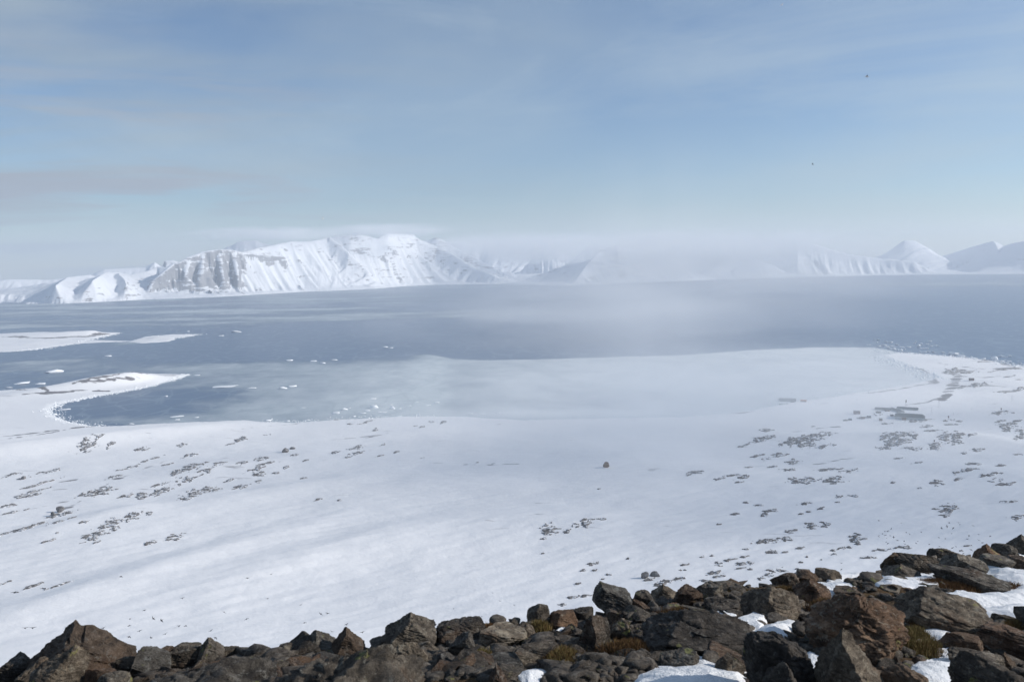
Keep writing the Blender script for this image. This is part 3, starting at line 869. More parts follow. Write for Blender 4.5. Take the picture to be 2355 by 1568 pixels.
mist(1540, 1090, 1150, 640, 540, 95, .0042, 5.5, 1.8, 30)
mist(1400, 830, 2600, 1000, 900, 130, .0022, 6.5, 1.8, 40)
mist(1600, 690, 4800, 1500, 1500, 200, .0012, 8.5, 1.8, 60)
mist(1530, 760, 900, 130, 260, 260, .0016, 3.9, 1.2)
# a low cloud out to the right, towards the sun; its shadow dims the plain
def cloud(sx, sy, alt, rx, ry, rz, dens, seed):
    k = alt / math.tan(SUN_EL)
    o = mist(1177, 600, 1000, rx, ry, rz, dens, seed, 1.6)
    o.name = 'cloud'; o.data.name = 'cloud'
    o.location = (sx + k * math.sin(SUN_AZ), sy + k * math.cos(SUN_AZ), alt); o.rotation_euler = (0, 0, 0)
cloud(430, 880, 1150, 1000, 480, 170, .0032, 2.7)
cloud(300, 560, 1250, 560, 250, 120, .0042, 4.4)

# ------------------------------------------------------------------ mountainside underfoot
cpx = [-300, 0, 150, 300, 500, 700, 850, 1000, 1200, 1400, 1600, 1800, 2000, 2150, 2300, 2500, 2900]
cpy = [1590, 1575, 1560, 1530, 1512, 1498, 1482, 1452, 1434, 1404, 1372, 1342, 1312, 1290, 1276, 1262, 1240]
_d = ray(np.array(cpx, float), np.array(cpy, float))
c_az = np.arctan2(_d[:, 0], _d[:, 1]); c_t = -_d[:, 2] / np.hypot(_d[:, 0], _d[:, 1])
c_R = 1.6 / np.maximum(c_t - 0.21, 0.05)
def near_z(x, y, rough=True):
    r = np.hypot(x, y); a = np.arctan2(x, y)
    R = np.interp(a, c_az, c_R)
    z = 218.4 - 0.21 * r - 0.85 * np.maximum(0, r - R)
    if np.max(r) < 14:
        sidez = r * 0 - 1e3
    else:
        sidez = 216.0 - 0.52 * r + 5 * fbm2(x / 60, y / 60, 4, 31)
    if rough:
        n = 0.10 * fbm2(x / 1.3, y / 1.3, 4, 201) + 0.05 * fbm2(x / 0.3, y / 0.3, 4, 202)
        z = z + n * smooth(0.5, 3, r) * (1 + 0.04 * r)
    return np.where(r > 14, np.maximum(z, sidez), z)
NAn, NRn = 620, 420
azn = np.concatenate([np.radians([-175, -150, -125, -100, -80, -65, -52]), np.radians(np.linspace(-42, 42, NAn)), np.radians([52, 65, 80, 100, 125, 150, 175])]); NAn = len(azn); rn = np.exp(np.linspace(math.log(1.2), math.log(152), NRn))
An, Rn = np.meshgrid(azn, rn); Xn = Rn * np.sin(An); Yn = Rn * np.cos(An)
Zn = near_z(Xn, Yn)
o = mesh_np('mountainside', np.stack([Xn, Yn, Zn], -1).reshape(-1, 3), grid_faces(NAn, NRn), M['ground'], True)
tag(o, kind='structure')
# the rest of the slope, behind and beside the viewpoint
def fghit(px, py):
    d = ray(np.array([px], float), np.array([py], float))[0]
    d = d / math.hypot(d[0], d[1])
    R = float(np.interp(math.atan2(d[0], d[1]), c_az, c_R))
    tn = -d[2]
    t = 1.6 / max(tn - .21, .02)
    if t > R:
        # beyond the crest the ground falls away: 1.6 + .21 t + .85 (t - R) = tn t has no nearer answer, stay on the crest
        t = R
    x, y = d[0] * t, d[1] * t
    return x, y, 218.4 - .21 * t, t

# ------------------------------------------------------------------ boulders
_ico = {}
def ico(sub):
    if sub not in _ico:
        bm = bmesh.new(); bmesh.ops.create_icosphere(bm, subdivisions=sub, radius=1.0)
        v = np.array([p.co[:] for p in bm.verts]); f = np.array([[q.index for q in p.verts] for p in bm.faces]); bm.free()
        _ico[sub] = (v, f)
    return _ico[sub]
def rock_verts(seed, sub=5, planes=12, lo=0.5, hi=0.9, rough=0.05, custom=None, fine=0.02, flat=0.0):
    rng = np.random.RandomState(seed)
    v, f = ico(sub); v = v.copy()
    v = v / np.max(np.abs(v) ** 1.0, axis=1, keepdims=True) * 0.35 + v * 0.65    # between ball and block
    if custom is not None:
        pl = [(np.array(n, float), d) for n, d in custom]
    else:
        pl = []
        for i in range(planes):
            n = rng.normal(size=3); n /= np.linalg.norm(n)
            if flat and i < 3: n = np.array([rng.normal() * .15, rng.normal() * .15, (1 if i < 2 else -1)])
            pl.append((n, rng.uniform(lo, hi)))
    big = fbm3(v[:, 0] * 1.7 + seed, v[:, 1] * 1.7, v[:, 2] * 1.7, 2, seed) * 0.07
    for n, d in pl:
        n = n / np.linalg.norm(n)
        ex = v @ n - (d + big)
        v = v - np.where(ex > 0, ex * 0.97, 0)[:, None] * n
    r = np.linalg.norm(v, axis=1, keepdims=True) + 1e-9
    n_ = v / r
    dsp = fbm3(v[:, 0] * 3.1 + seed, v[:, 1] * 3.1, v[:, 2] * 3.1, 5, seed + 5, 0.62) * rough * 1.5
    dsp = dsp + fbm3(v[:, 0] * 9 + seed, v[:, 1] * 9, v[:, 2] * 9, 3, seed + 6, 0.6) * rough * .35 * (sub > 3)
    # broken ledges along the foliation
    lay = v[:, 2] * 7 + v[:, 0] * 2.5 + 1.2 * fbm3(v[:, 0] * 2, v[:, 1] * 2, v[:, 2] * 2, 2, seed + 7)
    st = (lay - np.floor(lay)); dsp = dsp + fine * (smooth(0.0, 0.25, st) * smooth(1.0, 0.8, st) - 0.7)
    v = v + n_ * dsp[:, None]
    v = v - (v.max(0) + v.min(0)) / 2
    v = v / ((v.max(0) - v.min(0)) / 2)
    return v, f

PYR = [((-1.0, -0.35, 0.95), 0.34), ((0.62, -0.75, 0.85), 0.33), ((0.75, 0.5, 0.85), 0.38), ((-0.5, 0.9, 0.8), 0.4), ((-1, -0.2, 0.1), 0.8), ((1, 0, 0.15), 0.85), ((0, -1, 0.2), 0.62)]
PK = [((-1.0, -0.3, 0.75), 0.42), ((0.9, -0.3, 0.8), 0.42), ((0.1, -1, 0.45), 0.5), ((0, 1, 0.5), 0.5)]
def place(name, seed, box, matk, label=None, cat='boulder', group=None, depth=0.75, custom=None, sub=5, yaw=0.0, flat=0, lo=0.5, hi=0.9, rough=0.05, sink=0.0, near=0.0):
    x0, y0, x1, y1 = box
    bx, by, bz, t = fghit((x0 + x1) / 2, y1)
    t = t - near
    w = (x1 - x0) / F * t * 1.02
    dep = max(w * depth, 0.05)
    tc = t + dep * 0.35
    cxp, cyp = (x0 + x1) / 2, (y0 + y1) / 2
    c = at_dist([cxp], [cyp], [tc])[0]
    h = (y1 - y0) / F * tc * 1.06
    # carry the buried foot down into the ground
    gz = float(near_z(np.array([c[0]]), np.array([c[1]]))[0])
    top = c[2] + h / 2; bot = min(c[2] - h / 2, gz - 0.12 * h)
    if x1 - x0 > 90: sub = max(sub, 6)
    v, f = rock_verts(seed, sub, 13, lo, hi, rough * 1.5, custom, 0.045, flat)
    th = math.atan2(c[0], c[1])
    cy, sy = math.cos(yaw), math.sin(yaw)
    if yaw:
        v = np.stack([v[:, 0] * cy - v[:, 1] * sy, v[:, 0] * sy + v[:, 1] * cy, v[:, 2]], 1)
        v = v / ((v.max(0) - v.min(0)) / 2)
    v = v * np.array([w / 2, dep / 2, (top - bot) / 2])
    ca, sa = math.cos(-th), math.sin(-th)
    v = np.stack([v[:, 0] * ca - v[:, 1] * sa, v[:, 0] * sa + v[:, 1] * ca, v[:, 2]], 1)
    o = mesh_np(name, v, f, M[matk], True, loc=(c[0], c[1], (top + bot) / 2 - sink))
    try: o.data.set_sharp_from_angle(angle=math.radians(38))
    except Exception: pass
    tag(o, label, cat, group)
    return o

BOULDERS = [
 ((72, 1434, 302, 1578), 'b_brown', dict(custom=PYR, depth=.9), 'large brown pyramid-shaped boulder with a shaded left face, tallest rock in the lower left corner'),
 ((-8, 1515, 84, 1590), 'b_grey', dict(depth=.9), 'rounded grey boulder cut by the left frame edge, left of the brown pyramid boulder'),
 ((76, 1496, 194, 1585), 'b_grey', dict(flat=1, depth=.5, near=.4, custom=[((-.75, -.3, 1), .28), ((.6, -.5, .5), .6), ((0, -1, .35), .45), ((.2, 1, .5), .6), ((.9, 0, -.3), .7)]), 'light grey slanting slab leaning against the front of the brown pyramid boulder'),
 ((40, 1520, 115, 1580), 'b_grey', dict(near=.3), 'small pale mottled rock between the grey corner boulder and the slanting slab'),
 ((300, 1490, 388, 1552), 'b_grey', dict(), 'blocky dark grey boulder with a yellow lichen spot right of the brown pyramid boulder'),
 ((372, 1482, 470, 1530), 'b_dark', dict(flat=1), 'low dark ledge rock between the yellow-spotted boulder and the pointed upright stone'),
 ((452, 1467, 514, 1524), 'b_grey', dict(custom=PK, depth=.7), 'pointed upright grey stone standing on the left crest'),
 ((496, 1487, 552, 1506), 'b_dark', dict(flat=1, depth=.6), 'small flat dark stone just right of the pointed upright stone'),
 ((560, 1500, 1004, 1650), 'b_dark', dict(custom=[((-.42, -.25, 1), .36), ((.05, -.8, 1), .42), ((.8, -.3, .6), .66), ((0, 1, .8), .5), ((-.9, 0, .5), .85), ((0, -1, .2), .6)], depth=.6, near=.7, sub=6, rough=.09), 'very long dark lichen-crusted slab at the bottom edge left of centre'),
 ((268, 1540, 640, 1640), 'b_dark', dict(custom=[((-.3, -.25, 1), .3), ((.05, -.8, 1), .42), ((.5, -.3, .9), .5), ((0, 1, .8), .5), ((-.9, 0, .5), .85)], depth=.6, near=.6, sub=6, rough=.09), 'low dark slab on the bottom edge between the pyramid boulder and the longest slab'),
 ((688, 1449, 775, 1505), 'b_grey', dict(custom=PK), 'left of the two adjoining angular rocks on the crest left of centre'),
 ((757, 1443, 842, 1503), 'b_brown', dict(custom=PK), 'pointed right one of the two adjoining angular rocks on the crest left of centre'),
 ((640, 1478, 700, 1508), 'b_dark', dict(), 'small brown knob on the crest left of the two adjoining angular rocks'),
 ((876, 1411, 1006, 1490), 'b_grey', dict(custom=[((-.8, -.2, .9), .36), ((.75, -.35, .85), .4), ((.1, -1, .45), .5), ((0, 1, .6), .5), ((1, 0, .3), .8)]), 'broad grey peaked boulder on the crest at the middle of the picture'),
 ((905, 1470, 985, 1535), 'b_grey', dict(near=.2), 'brown-grey block below the broad peaked crest boulder'),
 ((1000, 1428, 1120, 1478), 'b_dark', dict(flat=1, depth=.8), 'low rough dark ledge right of the broad peaked crest boulder'),
 ((1090, 1436, 1215, 1480), 'b_grey', dict(flat=1, depth=.8), 'low grey speckled ledge left of the rounded upright boulder'),
 ((1028, 1448, 1094, 1520), 'b_grey', dict(), 'upright grey-brown block with a black gap on its left, near bottom centre'),
 ((1114, 1522, 1172, 1590), 'b_rust', dict(custom=PK, near=.3), 'tan upright stone rising from the bottom edge between snow scraps'),
 ((1210, 1388, 1266, 1436), 'b_grey', dict(lo=.72, hi=.95, rough=.03, planes_=0), 'smooth rounded upright grey boulder standing alone on the crest'),
 ((1254, 1408, 1330, 1440), 'b_rust', dict(flat=1), 'low rusty stone tucked against the rounded upright boulder'),
 ((1310, 1396, 1366, 1424), 'b_dark', dict(flat=1), 'thin dark ledge between the rounded boulder and the big angular crest boulder'),
 ((1360, 1340, 1456, 1408), 'b_grey', dict(custom=[((-1, -.2, .35), .62), ((.5, -.1, 1), .45), ((.1, -1, .3), .55), ((-.3, -.9, .9), .75), ((.9, 0, .6), .7), ((0, 1, .4), .7), ((-.7, -.5, -.5), .6)]), 'big angular flat-topped boulder jutting up on the crest right of centre'),
 ((1388, 1419, 1458, 1478), 'b_grey', dict(), 'grey block below the big angular flat-topped crest boulder'),
 ((1328, 1412, 1405, 1495), 'b_dark', dict(), 'large dim grey rock below and left of the big angular crest boulder'),
 ((1455, 1356, 1505, 1396), 'b_dark', dict(), 'small rounded dark rock right of the big angular crest boulder'),
 ((1494, 1343, 1560, 1386), 'b_grey', dict(custom=PK), 'dim grey triangular rock on the crest, left of the brownish twin rocks'),
 ((1550, 1346, 1617, 1398), 'b_brown', dict(), 'brownish block on the crest, left one of the twin rocks'),
 ((1594, 1337, 1664, 1388), 'b_grey', dict(), 'grey rock on the crest, right one of the twin rocks'),
 ((1655, 1330, 1708, 1360), 'b_brown', dict(custom=PK), 'small peaked brown rock on the crest above the orange moss'),
 ((1705, 1352, 1838, 1432), 'b_grey', dict(custom=[((-.75, -.45, .8), .34), ((.7, -.6, .85), .38), ((0, 1, .7), .5), ((-.1, -1, .5), .6)]), 'large grey triangular boulder with a sharp ridge in the middle right'),
 ((1618, 1380, 1704, 1425), 'b_dark', dict(flat=1), 'dark shadowed slab left of the large grey triangular boulder'),
 ((1470, 1416, 1745, 1515), 'b_dark', dict(custom=[((.25, -.45, 1), .34), ((-.8, -.2, .8), .5), ((.9, 0, .5), .8), ((0, 1, .6), .6)], depth=.7, rough=.08), 'long dark slab sloping to the right below the twin crest rocks'),
 ((1514, 1497, 1610, 1545), 'b_grey', dict(flat=1), 'pale flat-topped rock just above the snow scrap at the bottom right of centre'),
 ((1642, 1505, 1716, 1545), 'b_grey', dict(near=.1), 'small mossy pale rock left of the large dark block at the bottom'),
 ((1706, 1456, 1872, 1580), 'b_dark', dict(near=.3), 'large dark shadowed block at the bottom, left of the tilted grey boulder'),
 ((1752, 1535, 1866, 1590), 'b_dark', dict(near=.7), 'dark rock with a green lichen top cut by the bottom edge'),
 ((1772, 1314, 1835, 1346), 'b_brown', dict(), 'tan wedge-shaped rock on the crest, leftmost of three in a row'),
 ((1830, 1316, 1880, 1340), 'b_brown', dict(lo=.7), 'low rounded tan rock on the crest, middle of three in a row'),
 ((1876, 1310, 1933, 1340), 'b_grey', dict(lo=.6), 'pale blocky rock on the crest, rightmost of three in a row'),
 ((1824, 1334, 1908, 1382), 'b_rust', dict(custom=PK), 'foliated tan wedge rock beside the white snow patch below the row of three'),
 ((1856, 1375, 2080, 1520), 'b_rust', dict(custom=[((-.7, -.2, 1), .40), ((.75, -.35, .9), .42), ((.25, -.9, .75), .45), ((-.5, -.8, .3), .62), ((.1, .3, 1), .52), ((0, 1, .5), .7), ((.9, -.4, -.1), .8)], sub=6, rough=.11), 'huge rust-streaked craggy boulder, the reddest rock at lower right'),
 ((1872, 1452, 2030, 1590), 'b_grey', dict(custom=[((-.85, -.3, .5), .55), ((.75, -.25, .65), .5), ((.0, -1, .25), .5), ((0, 1, .5), .6)], near=.5, sub=6), 'big smooth grey tilted boulder at the bottom in front of the rust-streaked one'),
 ((2006, 1522, 2130, 1590), 'b_brown', dict(near=.5, lo=.65), 'rounded brown rock at the bottom edge right of the tilted grey boulder'),
 ((2158, 1457, 2250, 1502), 'b_brown', dict(lo=.6), 'brown rock with a pale split face set in the snow at lower right'),
 ((2246, 1444, 2372, 1502), 'b_rust', dict(flat=1), 'broad tan foliated rock at the right edge, right of the split-faced rock'),
 ((2190, 1504, 2298, 1543), 'b_grey', dict(flat=1), 'flat rock with a dark hollow in its top near the bottom right'),
 ((2290, 1502, 2330, 1540), 'b_brown', dict(custom=PK), 'small pointed stone right of the flat hollow rock'),
 ((2200, 1528, 2380, 1600), 'b_dark', dict(near=.5, flat=1), 'dark low rock filling the bottom right corner'),
 ((2148, 1311, 2306, 1360), 'b_dark', dict(flat=1, depth=.6), 'long dark rock above the reddish moss bank on the right'),
 ((2170, 1279, 2262, 1322), 'b_grey', dict(custom=[((.55, -.3, 1), .5), ((-.8, -.3, .6), .6), ((.1, -1, .4), .55), ((0, 1, .5), .6)]), 'pale foliated boulder behind the long dark rock on the right'),
 ((2135, 1265, 2175, 1290), 'b_dark', dict(), 'small squarish block on the crest above the pale foliated boulder'),
 ((2166, 1264, 2200, 1288), 'b_grey', dict(), 'small rounded rock on the crest right of the squarish block'),
 ((2028, 1270, 2074, 1296), 'b_dark', dict(), 'dark block at the left end of the jagged ledge on the right crest'),
 ((2058, 1275, 2150, 1312), 'b_dark', dict(flat=1), 'jagged low ledge on the right crest'),
 ((2033, 1300, 2114, 1340), 'b_grey', dict(custom=PK), 'brown-grey sloping rock below the jagged ledge'),
 ((2242, 1254, 2295, 1300), 'b_brown', dict(custom=PK), 'steep pointed rock on the crest near the right edge'),
 ((2285, 1252, 2336, 1280), 'b_dark', dict(lo=.7), 'black rounded boulder on the crest left of the tall edge rock'),
 ((2322, 1233, 2378, 1280), 'b_dark', dict(custom=PK), 'tall black rock on the crest cut by the right frame edge'),
 ((2252, 1283, 2326, 1315), 'b_grey', dict(flat=1), 'pale layered slab below the steep pointed crest rock'),
 ((2320, 1284, 2375, 1316), 'b_rust', dict(flat=1), 'reddish low rock at the right edge above the upper snow patch'),
 ((2072, 1368, 2260, 1462), 'b_grey', dict(custom=[((.35, -.4, 1), .36), ((-.8, -.2, .6), .6), ((.8, 0, .6), .75), ((0, 1, .6), .6)], depth=.7), 'long smooth blue-grey slab right of the rust-streaked boulder'),
 ((2094, 1358, 2175, 1392), 'b_brown', dict(lo=.65), 'low tan hump between the reddish moss and the blue-grey slab'),
 ((1970, 1319, 2001, 1343), 'b_rust', dict(custom=PK), 'small red-brown stone beside the narrow snow patch on the right'),
 ((2012, 1328, 2090, 1352), 'b_grey', dict(flat=1), 'pale flat rock right of the small red-brown stone'),
 ((2018, 1348, 2074, 1370), 'b_grey', dict(), 'grey angular stone below the pale flat rock'),
 ((1940, 1331, 1982, 1354), 'b_dark', dict(), 'dark stone left of the small red-brown stone'),
 ((1920, 1352, 1985, 1378), 'b_brown', dict(flat=1), 'low brown stone right of the white snow patch below the row of three'),
 ((2096, 1510, 2128, 1536), 'b_brown', dict(), 'small brown cube-like stone above the bottom right snow patch'),
 ((2283, 1416, 2334, 1442), 'b_dark', dict(flat=1), 'dark stone poking through the snow strip at the right edge'),
 ((1180, 1480, 1290, 1525), 'b_dark', dict(flat=1), 'low dark rock left of the yellow-green moss at bottom centre'),
 ((1000, 1500, 1060, 1545), 'b_dark', dict(), 'dark rock in shadow under the upright grey-brown block'),
 ((1180, 1440, 1240, 1470), 'b_grey', dict(flat=1), 'grey stone behind the small snow scrap below the rounded boulder'),
 ((195, 1536, 262, 1585), 'b_brown', dict(near=.2), 'reddish block at the foot of the brown pyramid boulder'),
 ((262, 1512, 318, 1556), 'b_dark', dict(), 'small dark stone wedged right of the brown pyramid boulder foot'),
 ((230, 1548, 300, 1590), 'b_grey', dict(lo=.7, near=.2), 'round pale-spotted stone at the bottom edge below the pyramid boulder'),
]
for i, (box, mk, kw, lab) in enumerate(BOULDERS):
    kw = dict(kw); kw.pop('planes_', None)
    place('boulder', 500 + i * 7, box, mk, lab, **kw)

# smaller stones of the block field: individuals sharing a few shapes
rng = np.random.RandomState(77)
protos = []
for k in range(14):
    v, f = rock_verts(900 + k, 4, 12, .33, .72, .035, None, .02, k % 2)
    v = v * np.array([.5, .5 * rng.uniform(.6, 1), .5 * rng.uniform(.35, .75)])
    me_o = mesh_np('stone', v, f, M[['b_grey', 'b_dark', 'b_brown', 'b_grey', 'b_dark', 'b_rust', 'b_dark'][k % 7]], True)
    try: me_o.data.set_sharp_from_angle(angle=math.radians(38))
    except Exception: pass
    protos.append(me_o)
used_p = [False] * len(protos)
SNOWP = [
 [(2166, 1377), (2200, 1373), (2260, 1374), (2310, 1364), (2400, 1350), (2400, 1396), (2300, 1400), (2240, 1403), (2200, 1396), (2180, 1386)],
 [(2246, 1408), (2290, 1403), (2340, 1400), (2400, 1408), (2400, 1440), (2330, 1436), (2300, 1425), (2262, 1417)],
 [(2262, 1311), (2310, 1310), (2400, 1314), (2400, 1341), (2330, 1346), (2292, 1335)],
 [(2119, 1463), (2150, 1448), (2180, 1440), (2230, 1455), (2272, 1456), (2250, 1470), (2200, 1468), (2165, 1484), (2140, 1474)],
 [(2163, 1500), (2195, 1492), (2227, 1503), (2190, 1515)],
 [(2098, 1540), (2130, 1530), (2165, 1527), (2210, 1536), (2300, 1534), (2280, 1556), (2210, 1585), (2120, 1585)],
 [(1470, 1568), (1520, 1546), (1570, 1534), (1620, 1529), (1650, 1546), (1710, 1548), (1700, 1585), (1460, 1585)],
 [(1726, 1483), (1745, 1462), (1770, 1446), (1800, 1440), (1824, 1441), (1800, 1458), (1760, 1472)],
 [(1688, 1442), (1710, 1428), (1735, 1424), (1755, 1426), (1742, 1440), (1704, 1450)],
 [(1876, 1353), (1910, 1350), (1960, 1349), (1945, 1360), (1920, 1374), (1896, 1370)],
 [(2018, 1334), (2080, 1333), (2152, 1332), (2150, 1342), (2080, 1344), (2050, 1345)],
 [(1912, 1331), (1940, 1326), (1976, 1326), (1960, 1338), (1925, 1337)],
 [(1222, 1432), (1262, 1427), (1318, 1429), (1300, 1442), (1262, 1443), (1240, 1437)],
 [(1157, 1470), (1180, 1456), (1205, 1452), (1228, 1460), (1222, 1468), (1185, 1473)],
 [(812, 1470), (830, 1456), (866, 1474), (840, 1482)],
 [(352, 1542), (385, 1520), (425, 1504), (456, 1508), (462, 1522), (420, 1545)],
 [(506, 1500), (522, 1488), (556, 1494), (560, 1506), (522, 1514)],
 [(1818, 1544), (1840, 1524), (1864, 1512), (1890, 1522), (1900, 1560), (1860, 1570)],
 [(1200, 1562), (1225, 1545), (1250, 1548), (1240, 1568), (1215, 1580)],
 [(1640, 1425), (1662, 1417), (1684, 1420), (1668, 1433)],
 [(884, 1462), (908, 1462), (900, 1470), (886, 1470)],
 [(120, 1575), (170, 1552), (230, 1548), (330, 1560), (330, 1590), (120, 1590)],
 [(2290, 1272), (2355, 1272), (2400, 1276), (2400, 1284), (2330, 1284)],
 [(1680, 1536), (1716, 1528), (1712, 1548), (1686, 1550)],
]
SNB = [(min(a for a, b in p), min(b for a, b in p), max(a for a, b in p), max(b for a, b in p)) for p in SNOWP]
def in_snow(px, py, grow=0):
    for p, bb in zip(SNOWP, SNB):
        if px < bb[0] - grow or px > bb[2] + grow or py < bb[1] - grow or py > bb[3] + grow: continue
        if sdist(np.array([float(px)]), np.array([float(py)]), p)[0] > -grow: return True
    return False
cnt = 0; tries = 0
while cnt < 285 and tries < 4000:
    tries += 1
    px = rng.uniform(-30, 2390); top = np.interp(px, cpx, cpy)
    py = rng.uniform(top - 4, 1575)
    if px < 380 and py < 1500: continue
    if in_snow(px, py, 9): continue
    x, y, z, t = fghit(px, py)
    s = rng.choice([.08, .11, .16, .23, .33], p=[.22, .32, .26, .14, .06])
    k = rng.randint(len(protos))
    if not used_p[k]:
        c = protos[k]; used_p[k] = True
    else:
        c = protos[k].copy(); COL.objects.link(c)
    gz = float(near_z(np.array([x]), np.array([y]))[0])
    c.location = (x, y, gz + s * 0.12)
    c.scale = (s * rng.uniform(1.1, 1.7), s * rng.uniform(.9, 1.3), s * rng.uniform(.45, 1.0))
    c.rotation_euler = (rng.normal() * .25, rng.normal() * .25, rng.uniform(0, 6.28))
    tag(c, 'small angular stone lying loose among the big boulders of the foreground slope', 'stone', 'small stones between the foreground boulders')
    cnt += 1
for k, u in enumerate(used_p):
    if not u: bpy.data.objects.remove(protos[k])
# rubble nobody could count
sv, sf = ico(2); V = []; Fc = []; n0 = 0
shapes = [rock_verts(1200 + k, 2, 11, .35, .7, .05)[0] for k in range(10)]
for i in range(6000):
    px = rng.uniform(-40, 2395); top = np.interp(px, cpx, cpy); py = top + (1585 - top) * rng.uniform(-.02, 1)
    if in_snow(px, py, 5): continue
    x, y, z, t = fghit(px, py)
    s = abs(rng.normal()) * .038 + .014
    gz = float(near_z(np.array([x]), np.array([y]))[0])
    v = shapes[rng.randint(10)] * np.array([s, s * .8, s * .55]); a = rng.uniform(0, 6.28)
    v = np.stack([v[:, 0] * math.cos(a) - v[:, 1] * math.sin(a), v[:, 0] * math.sin(a) + v[:, 1] * math.cos(a), v[:, 2]], 1) + (x, y, gz + s * .1)
    V.append(v); Fc.append(sf + n0); n0 += len(v)
for i in range(900):        # the block field goes on to both sides of the view
    a_ = math.radians(rng.uniform(33, 75)) * rng.choice([-1, 1]); R_m = float(np.interp(a_, c_az, c_R))
    t = rng.uniform(2.2, R_m + .4); x, y = t * math.sin(a_), t * math.cos(a_)
    s = min(.45, .06 + abs(rng.normal()) * .12); gz = float(near_z(np.array([x]), np.array([y]))[0])
    v = shapes[rng.randint(10)] * np.array([s, s * .8, s * .6]); a = rng.uniform(0, 6.28)
    v = np.stack([v[:, 0] * math.cos(a) - v[:, 1] * math.sin(a), v[:, 0] * math.sin(a) + v[:, 1] * math.cos(a), v[:, 2]], 1) + (x, y, gz + s * .15)
    V.append(v); Fc.append(sf + n0); n0 += len(v)
o = mesh_np('rubble', np.vstack(V), np.vstack(Fc), M['b_grey'], False); tag(o, kind='stuff')

# old snow lying between the rocks
for i, poly in enumerate(SNOWP):
    p = np.array(poly, float)
    x0, y0 = p.min(0) - 14; x1, y1 = p.max(0) + 14
    nu = int(max(24, min(220, (x1 - x0) / 1.6))); nv = int(max(16, min(90, (y1 - y0) / 1.0)))
    U, Vv = np.meshgrid(np.linspace(x0, x1, nu), np.linspace(y0, y1, nv))
    d = ray(U.ravel(), Vv.ravel()); d = d / np.hypot(d[:, 0], d[:, 1])[:, None]
    # meet the smooth slope: march analytically with a few Newton steps
    t = np.full(len(d), 7.0)
    for _ in range(30):
        g = near_z(d[:, 0] * t, d[:, 1] * t, False) + 0.10 * fbm2(d[:, 0] * t / 1.3, d[:, 1] * t / 1.3, 2, 201)
        t = np.clip(t - (EYE + d[:, 2] * t - g) / (d[:, 2] + 0.21) * .45, 2, 26)
    x, y = d[:, 0] * t, d[:, 1] * t
    wob = 5 * fbm2(x / .35, y / .35, 3, 300 + i)
    sdp = sdist(U.ravel(), Vv.ravel(), poly) + 7 + wob
    th = 0.0036 * t
    off = th * (1.35 * smooth(-5, 20, sdp) + .6 * smooth(8, 40, sdp)) - (th * 1.6 + .06) * smooth(-2, -13, sdp)
    rz = np.hypot(x, y)
    z = near_z(x, y, False) + off + .022 + (0.10 * fbm2(x / 1.3, y / 1.3, 4, 201) + 0.018 * fbm2(x / .3, y / .3, 3, 202)) * (1 + .04 * rz) + .006 * fbm2(x / .07, y / .07, 3, 7)
    fc = grid_faces(nu, nv)
    keep = (sdp[fc] > -13).any(1)
    u_i, inv = np.unique(fc[keep], return_inverse=True)
    o = mesh_np('snow_patch', np.stack([x, y, z], 1)[u_i], inv.reshape(-1, 4), M['nsnow'], True)
    tag(o, kind='structure')

# moss cushions: short tufts
def mat_moss():
    m, nt, b = new_mat('moss_tufts')
    a = N(nt, 'ShaderNodeAttribute', attribute_name='hue')
    r = ramp(nt, a.outputs['Fac'], [(0.0, (0.085, 0.04, 0.02)), (0.35, (0.15, 0.085, 0.035)), (0.7, (0.20, 0.16, 0.06)), (1.0, (0.13, 0.14, 0.05))])
    nt.links.new(r.outputs[0], b.inputs['Base Color']); b.inputs['Roughness'].default_value = 0.9
    return m
MOSS = [(2240, 1356, 110, 10, .2), (2150, 1352, 60, 8, .2), (2105, 1475, 45, 26, .65), (2130, 1500, 40, 16, .6), (1290, 1520, 40, 18, .55), (1250, 1512, 36, 12, .25),
        (1695, 1374, 34, 7, .5), (2290, 1412, 60, 6, .25), (2220, 1400, 40, 10, .3), (1100, 1520, 30, 10, .7), (1130, 1460, 26, 6, .2), (1900, 1400, 36, 8, .3),
        (2330, 1450, 40, 10, .5), (1680, 1520, 30, 10, .6), (1240, 1452, 22, 6, .6), (1450, 1500, 60, 12, .3), (1800, 1370, 30, 6, .4), (2100, 1450, 30, 10, .3), (1960, 1440, 30, 6, .4), (1560, 1420, 50, 8, .3)]
V = []; Fc = []; hue = []; n0 = 0
for (cx, cy, wx_, wy_, h0) in MOSS:
    for j in range(int(wx_ * 80)):
        px = cx + rng.normal() * wx_ * .45; py = cy + rng.normal() * wy_ * .45
        if in_snow(px, py, 0): continue
        d = ray(np.array([px]), np.array([py]))[0]; d = d / math.hypot(d[0], d[1])
        t = 1.6 / max(-d[2] - .21, .1)
        if t > 16: continue
        x, y = d[0] * t, d[1] * t
        q = math.exp(-((px - cx) / wx_) ** 2 - ((py - cy) / wy_) ** 2)
        z = 218.4 - .21 * t + .05 * q * t / 8 + .02
        s = rng.uniform(.015, .042); a = rng.uniform(0, 6.28); lx, ly = rng.normal(size=2) * s * .6
        w = .003 + .003 * rng.rand()
        V += [(x - w * math.cos(a), y - w * math.sin(a), z - .04), (x + w * math.cos(a), y + w * math.sin(a), z - .04), (x + lx, y + ly, z + s)]
        Fc.append((n0, n0 + 1, n0 + 2)); n0 += 3
        hv = min(1, max(0, h0 + rng.normal() * .16)); hue += [hv * .8, hv * .8, hv]
o = mesh_np('moss', V, Fc, mat_moss(), False, {'hue': hue}); tag(o, kind='stuff')

